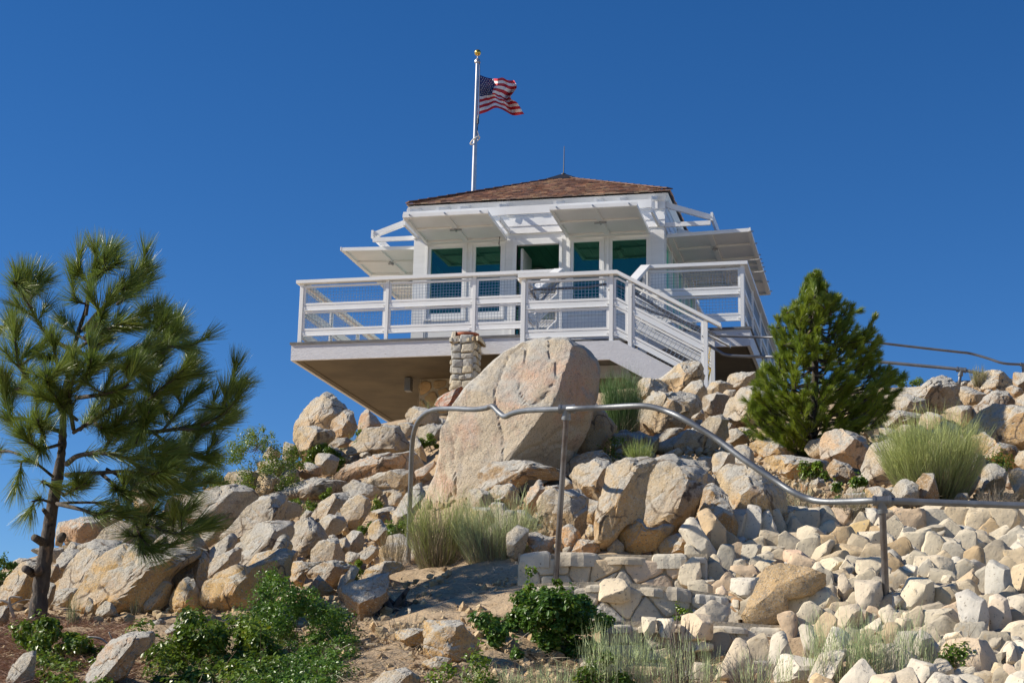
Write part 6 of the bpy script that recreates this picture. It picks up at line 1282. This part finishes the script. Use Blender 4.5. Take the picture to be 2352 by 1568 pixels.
broom('dry_bush', 'tangled grey dead twigs in front of the steps, right half', 'bush', 1720, 1570, 190, 100, 150, d=8.0, top=(.28, .26, .24), low=(.16, .13, .11), flare=1.8, dead=0)
broom('dry_bush', 'dead brown twigs arching over the lower right stones', 'bush', 2180, 1600, 130, 170, 40, d=7.7, top=(.30, .22, .14), low=(.2, .14, .09), flare=1.8, dead=0, lean=.3)
broom('dry_bush', 'pale dry twigs on the dirt beside the dark root stump', 'bush', 930, 1500, 110, 110, 90, d=9.5, top=(.26, .23, .18), low=(.18, .13, .1), flare=1.8, dead=0)
broom('dry_bush', 'dry brown stems left of the bent rail post', 'bush', 905, 1310, 110, 120, 150, d=13.2, top=(.24, .20, .10), low=(.15, .10, .07), flare=1.7, dead=.6)
broom('dry_bush', 'fallen grey twigs under the two broom bushes', 'bush', 1080, 1345, 190, 40, 160, d=11.6, top=(.36, .33, .29), low=(.22, .18, .14), flare=3, dead=0, tips=False, basew=.9)
broom('grass_tuft', 'thin green grass clump in the brown needles beside the pine trunk', 'grass tuft', 165, 1440, 60, 95, 70, d=11.2, top=(.20, .24, .08), low=(.2, .16, .09), dead=.3, tips=False)
broom('grass_tuft', 'thin grass clump on the dirt edge below the triangular stone', 'grass tuft', 310, 1405, 50, 60, 50, d=11.4, top=(.24, .24, .10), low=(.22, .17, .1), dead=.5, tips=False)
broom('grass_tuft', 'green grass tuft on the flat rocks left under the deck corner', 'grass tuft', 822, 1035, 90, 60, 150, d=20.3, top=(.20, .25, .08), low=(.16, .15, .07), tips=False, flare=1.6)
broom('grass_tuft', 'grass tuft between boulders at the foot of the tall pointed boulder', 'grass tuft', 775, 1035, 70, 34, 120, d=20.6, top=(.14, .20, .06), low=(.12, .12, .05), tips=False, flare=1.6)
broom('grass_tuft', 'dry grass clump on the left skyline right of the pine trunk', 'grass tuft', 155, 1275, 60, 50, 120, d=15.5, top=(.18, .20, .08), low=(.16, .13, .07), tips=False, flare=1.6)
broom('grass_tuft', 'two thin sprigs growing in the dark mouth under the deck', 'grass tuft', 985, 938, 60, 34, 22, d=22.6, top=(.26, .32, .09), low=(.2, .22, .09), tips=True, flare=1.8, dead=0)
# ---- leafy shrubs
def shrub(name, label, cat, poly, n, size, d=None, dz=.25, col=(1, 1, 1), clump=26, stems=22, csz=.16, sparse=0., group=None, m='leaf', stemcol=(.16, .12, .08)):
    pa = np.array(poly, float); yb = pa[:, 1].max(); xc = centroid(pa)[0]; d = d if d else hit(xc, min(yb, 1590)); k = d/FPX; base = at(xc, yb, d); root = thing(name, base, label, cat, group)
    cs = []
    while len(cs) < clump:
        x, y = rv.uniform(pa[:, 0].min(), pa[:, 0].max()), rv.uniform(pa[:, 1].min(), pa[:, 1].max())
        if inpoly(x, y, poly): cs.append((x, y, rv.uniform(-1, 1)*dz))
    bl = Blades(); cen = [at(x, y, min(d+z, hit(x, y, 5.5)-.06)) for x, y, z in cs]; n = int(n*1.7); per = n//clump; wr = math.sqrt((pa[:, 0].max()-pa[:, 0].min())*(yb-pa[:, 1].min()))*k*csz
    for (x, y, z), c in zip(cs, cen):
        u = rv.randn(per, 3); u /= np.linalg.norm(u, axis=1)[:, None]; rad = rv.uniform(.25, 1.15, per)**.7; w_ = wr*rv.uniform(.6, 1.3)
        P = c+u*(rad*w_)[:, None]*V(1, 1, .85); Nn = u*.7+rv.randn(per, 3)*.5+V(-.15, -.1, .7); cc = np.array(col)*rv.uniform(.7, 1.3, (per, 1))*rv.uniform(.85, 1.15); y_ = rv.rand(per) < .06; cc[y_] *= V(1.9, 1.3, .8)
        bl.leaves(P, Nn, size, cc)
    st_ = Blades(); P0 = []; D_ = []; Ls = []
    for i in range(stems):
        c = cen[rv.randint(len(cen))]+rv.randn(3)*wr*.5; b_ = base+rv.randn(3)*V(.22, .15, 0)*(pa[:, 0].max()-pa[:, 0].min())*k+V(0, 0, -.02); P0.append(b_); D_.append(c-b_); Ls.append(np.linalg.norm(c-b_)*1.05)
    st_.add(np.array(P0), np.array(D_), np.array(Ls), .007, np.array(stemcol)*rv.uniform(.6, 1.4, (stems, 1)), bend=rv.randn(stems, 3)*.10, segs=4)
    # little leafy sprigs poking out of the top
    for i in range(max(3, stems//4)):
        c = cen[rv.randint(len(cen))]; s_ = V(0, 0, 1)+rv.randn(3)*.35; s_ /= np.linalg.norm(s_); l_ = wr*rv.uniform(1.0, 2.0); st_.add(np.array([c]), np.array([s_]), l_, .005, np.array([stemcol]), segs=2)
        q = 9; t = np.linspace(.3, 1, q); bl.leaves(c+np.outer(t*l_, s_)+rv.randn(q, 3)*size*.5, rv.randn(q, 3)*.6+V(0, 0, .6), size*.9, np.array(col)*1.25)
    bl.build('leaves', m, root); st_.build('stems', 'stem', root); return root
shrub('leafy_shrub', 'dense small leaved green scrub at the bottom, left of the dirt path', 'shrub', [(540,1400),(560,1350),(620,1325),(690,1345),(740,1380),(790,1410),(815,1480),(800,1540),(780,1600),(560,1600),(540,1500)], 19000, .017, d=9.6, dz=.4, col=(.9, 1.1, .8), clump=150, stems=40, csz=.10)
shrub('leafy_shrub', 'shrub with larger bright holly like leaves at the bottom, left of the dense scrub', 'shrub', [(310,1440),(370,1440),(440,1410),(520,1400),(600,1440),(640,1520),(620,1610),(350,1610),(370,1520),(320,1480)], 7500, .028, d=9.0, dz=.35, col=(1.15, 1.1, .8), clump=100, stems=46, csz=.11)
shrub('leafy_shrub', 'leafy shrub in the bottom left corner over brown needles', 'shrub', [(20,1440),(70,1420),(130,1430),(190,1470),(235,1500),(260,1610),(90,1610),(100,1530),(40,1480)], 4200, .030, d=9.3, dz=.3, col=(1.2, 1.15, .8), clump=64, stems=40, csz=.11)
shrub('leafy_shrub', 'dark green leafy bush growing over the foot of the middle rail post', 'shrub', [(1080,1470),(1100,1420),(1150,1400),(1190,1370),(1230,1360),(1290,1370),(1340,1380),(1380,1400),(1405,1440),(1390,1475),(1300,1505),(1180,1505)], 7500, .028, d=9.3, dz=.3, col=(.8, 1.0, .9), clump=70, stems=34, csz=.11)
shrub('leafy_shrub', 'upright leafy sprigs rising out of the dark green bush', 'shrub', [(1195,1370),(1205,1310),(1225,1310),(1240,1350),(1285,1310),(1300,1360),(1280,1385),(1210,1385)], 420, .028, d=9.5, dz=.1, col=(1.3, 1.3, .8), clump=16, stems=14, csz=.16)
shrub('leafy_shrub', 'small green bush on the skyline at the far left edge', 'shrub', [(-30,1300),(0,1285),(25,1272),(45,1300),(35,1335),(0,1350),(-30,1350)], 1300, .024, d=13.5, dz=.2, clump=24, col=(.9, 1.0, .8))
shrub('leafy_shrub', 'olive green bush spilling over the left skyline rocks', 'shrub', [(460,1105),(500,1050),(540,1010),(575,990),(610,1015),(670,1020),(705,1055),(695,1100),(640,1130),(590,1150),(540,1130),(500,1140)], 6500, .021, d=18.3, dz=.5, clump=80, col=(1.5, 1.35, .9), stems=50, csz=.10)
shrub('leafy_shrub', 'thin leafy stems rising above the olive bush against the sky', 'shrub', [(560,1020),(575,975),(600,985),(640,1000),(620,1030),(580,1035)], 420, .02, d=18.2, dz=.2, clump=20, col=(1.6, 1.5, .9), stems=40, csz=.14)
shrub('leafy_shrub', 'compact dark green bush under the tall pointed boulder', 'shrub', RA([(350,550),(390,450),(470,430),(530,480),(600,560),(560,610),(470,600),(400,570)]), 3400, .026, d=19.5, dz=.25, clump=40, col=(1.1, 1.1, .7), csz=.13)
SB = [(RA([(640,400),(700,340),(740,400),(720,490),(650,440)]), 'sprawling green sprigs between the slabs under the deck corner', 420), (RA([(320,830),(380,780),(430,800),(410,870),(340,860)]), 'small green plant left of the curved thumb boulder', 520), (RA([(440,770),(470,705),(520,730),(480,790)]), 'small yellow green plant on top of the curved thumb boulder', 420),
      (RA([(220,800),(290,780),(310,850),(250,870)]), 'tiny shrub on the pale rounded outcrop', 320), (RA([(700,960),(740,920),(850,920),(880,960),(800,1020),(720,1010)]), 'green shrub below the egg shaped boulder', 1100), (RA([(720,850),(800,780),(850,860),(780,900)]), 'leafy twigs right of the egg shaped boulder', 520),
      (RA([(1050,420),(1120,380),(1200,380),(1170,460),(1080,470)]), 'dark green shrub hugging the left side of the huge boulder', 1500), (RA([(860,960),(900,930),(950,990),(960,1080),(900,1080)]), 'yellow green shrub directly left of the bent rail post', 700), (RA([(600,1220),(640,1150),(700,1180),(720,1270),(640,1290)]), 'small leafy plant beside the white streaked stone', 480),
      ([(1835,1100),(1845,1065),(1880,1062),(1895,1095),(1870,1110)], 'yellowish leafy plant below the round pink faced boulder', 620), ([(1915,1145),(1925,1105),(1985,1100),(1995,1140),(1960,1155)], 'dark leafy plant just above the right rail joint', 800), ([(2040,890),(2050,866),(2085,862),(2105,875),(2135,868),(2140,885),(2090,892)], 'green bush on the skyline right of the bushy pine', 1100),
      ([(1548,1268),(1556,1246),(1572,1240),(1585,1252),(1582,1268)], 'little green tuft on the rocks above the top step', 420), ([(2120,1490),(2180,1470),(2260,1500),(2300,1530),(2240,1560),(2150,1540)], 'green creeper over the lower right stones', 620), ([(1380,1060),(1400,1010),(1440,1005),(1450,1030),(1420,1060)], 'dark leafy plant in the shade under the tall dark broom', 420),
      ([(960,1560),(1040,1480),(1100,1490),(1130,1600),(980,1600)], 'green weeds at the bottom edge right of the layered block', 500), ([(1280,1530),(1400,1500),(1480,1530),(1480,1600),(1300,1600)], 'low green weeds at the bottom edge in front of the steps', 900), ([(640,1180),(655,1150),(700,1145),(720,1170),(690,1190)], 'small shrub in the crack between the left slope slabs', 420)]
SB += [([(1690,1010),(1700,985),(1725,980),(1735,1005),(1715,1015)], 'dry little plant on the rocks left of the bushy pine', 260), ([(640,1080),(660,1055),(690,1060),(700,1085),(665,1095)], 'olive plant below the pinkish rock on the left slope', 420), ([(1340,1000),(1365,960),(1390,980),(1380,1010)], 'dark leaves in the shade at the right foot of the huge boulder', 420),
       ([(880,1210),(900,1185),(940,1190),(945,1235),(905,1240)], 'pale green leafy stems in front of the rocks left of the bent post', 520), ([(2240,1060),(2260,1030),(2310,1040),(2330,1080),(2280,1090)], 'small grey green plant under the large ochre boulder at the right edge', 420), ([(1540,1420),(1560,1390),(1590,1400),(1600,1430)], 'tiny weed growing out of the bottom step', 160)]
for i, (p_, l_, n_) in enumerate(SB): shrub('small_plant', l_, 'plant', p_, n_, .020 if i not in (9, 10) else .03, dz=.08, clump=9, stems=14, csz=.22, col=[(1.3, 1.25, .8), (1.0, 1.05, .75), (1.5, 1.4, .7)][i % 3])
# ---- brown fallen needles, twigs and grit on the ground
def litter(name, label, polys, n, ln, wd, cols, kind='stuff', up=.25):
    bl = Blades(); P = []
    for poly in polys:
        pa = np.array(poly, float)
        for i in range(n//len(polys)):
            x, y = rv.uniform(pa[:, 0].min(), pa[:, 0].max()), rv.uniform(pa[:, 1].min(), pa[:, 1].max())
            if inpoly(x, y, poly): P.append((x, y))
    W = []
    for x, y in P[::6]:
        c = at(x, y, hit(x, y)); q = rv.randn(6, 3)*V(.06, .12, 0); W.append(c+q)
    W = np.concatenate(W); W[:, 2] = terr(W[:, :2])+.0; a = rv.uniform(0, 6.28, len(W)); D = np.c_[np.cos(a), np.sin(a), rv.uniform(0, up, len(W))]
    bl.add(W, D, ln*rv.uniform(.5, 1.2, len(W)), wd, np.array(cols)[rv.randint(len(cols), size=len(W))]*rv.uniform(.6, 1.3, (len(W), 1)), bend=rv.randn(len(W), 3)*.15, segs=2)
    o = bl.build(name, 'stem', None, W.mean(0)); tag(o, label, None, None, kind); o['category'] = 'litter'
litter('needle_litter', 'brown fallen pine needles under the tall pine', [[(-60,1420),(120,1415),(330,1440),(300,1500),(260,1600),(-60,1600)]], 15000, .13, .0034, [(.30, .155, .09), (.36, .21, .13), (.22, .11, .07)])
litter('straw_litter', 'dry straw and broken stems along the bottom edge', [[(1000,1500),(1400,1500),(1900,1530),(2000,1600),(1000,1600)], [(300,1440),(900,1420),(1000,1600),(300,1600)]], 5200, .09, .0036, [(.46, .38, .26), (.30, .22, .14), (.20, .15, .10)], up=.6)
litter('twig_litter', 'pale and dark broken twigs lying on the dry dirt', [[(840,1330),(1100,1330),(1250,1350),(1100,1420),(1000,1480),(880,1500)], [(420,1400),(900,1480),(1000,1568),(700,1568)]], 1500, .10, .004, [(.36, .31, .25), (.14, .10, .07), (.22, .16, .1)])
gr = Blades()
def pebbles(poly, n, s0, s1, seed):
    r_ = np.random.RandomState(seed); S, F = ico(1); Fa = np.array(F); Vs = []; Fs = []; Cs = []; k = 0; pa = np.array(poly, float)
    while k < n:
        x, y = r_.uniform(pa[:, 0].min(), pa[:, 0].max()), r_.uniform(pa[:, 1].min(), pa[:, 1].max())
        if not inpoly(x, y, poly): k += 0; continue
        c = at(x, y, hit(x, y))
        for q in range(8):
            p = c+r_.randn(3)*V(.09, .2, 0); p[2] = terr([p[:2]])[0]-.025; s_ = s0*(s1/s0)**(r_.rand()**2.2)
            Vs.append(p+V(0, 0, s_*.25)+S*(1+.18*r_.randn(len(S), 1))*s_*r_.uniform(.6, 1.2, 3)); Fs.append(Fa+len(S)*(k)); Cs.append(np.tile(np.array([(.75, .62, .44), (.95, .82, .62), (.6, .46, .32), (.85, .68, .48)][r_.randint(4)])*r_.uniform(.7, 1.15), (len(S), 1))); k += 1
    o = mesh_obj('gravel', np.concatenate(Vs), np.concatenate(Fs), ['chip'], None, np.concatenate(Vs).mean(0), cols=np.concatenate(Cs)); tag(o, 'loose gravel and grit scattered over the dry dirt', None, None, 'stuff'); o['category'] = 'gravel'
pebbles([(-40,1390),(450,1380),(900,1340),(1000,1325),(1300,1345),(1420,1500),(1900,1560),(1900,1600),(-40,1600)], 4800, .007, .04, 4)
pebbles([(1380,1010),(1640,1040),(1990,1110),(2340,1140),(2340,1180),(1800,1180),(1640,1090),(1400,1060)], 1700, .010, .05, 5)
pebbles([(1000,1140),(1660,1140),(1660,1262),(1200,1262)], 700, .010, .05, 6)
pebbles([(150,1380),(480,1120),(800,1040),(960,1010),(930,1290),(700,1300)], 1500, .010, .05, 8)
# ---- dark root stump and bleached branch
stp_ = MB(); c = at(882, 1395, 10.9)
for k in range(16):
    a = rv.uniform(-.14, .14); s_ = c+V(a, rv.uniform(-.08, .08), -.14); stp_.tube(smooth_path([s_, s_+V(rv.uniform(-.05, .05), 0, .12), s_+V(rv.uniform(-.12, .12), rv.uniform(-.08, .08), rv.uniform(.16, .28))], 4), list(np.linspace(.045, .012, 9)), 8)
tag(stp_.build('root_stump', ['bark'], loc=c, smooth=True), 'dark gnarled root stump on the dirt beside the thick tilted slab', 'stump')
db = MB(); P = lambda *q: [at(a, b, 11.6) for a, b in q]
for q, r0 in ((P((40, 1440), (30, 1410), (22, 1385), (24, 1370), (50, 1372)), .013), (P((24, 1385), (0, 1378), (-20, 1390)), .010), (P((22, 1385), (16, 1400), (22, 1440)), .007), (P((24, 1390), (50, 1378), (75, 1376)), .006)):
    db.tube(smooth_path(q, 5), list(np.linspace(r0, r0*.5, len(smooth_path(q, 5)))), 8)
tag(db.build('dead_branch', ['pale'], loc=at(30, 1400, 11.6), smooth=True), 'bleached curved dead branch at the left edge beside the pine trunk', 'branch')
db = MB(); P = lambda *q: [at(a, b, 9.6) for a, b in q]
for q, r0 in ((P((200, 1462), (232, 1466), (262, 1490), (290, 1498)), .007), (P((150, 1500), (185, 1492), (215, 1480)), .006), (P((250, 1450), (262, 1470), (300, 1478)), .005)):
    db.tube(smooth_path(q, 5), list(np.linspace(r0, r0*.5, len(smooth_path(q, 5)))), 7)
tag(db.build('dead_branch', ['pale'], loc=at(230, 1470, 9.6), smooth=True), 'white twisted twigs lying between the two bottom left shrubs', 'branch')
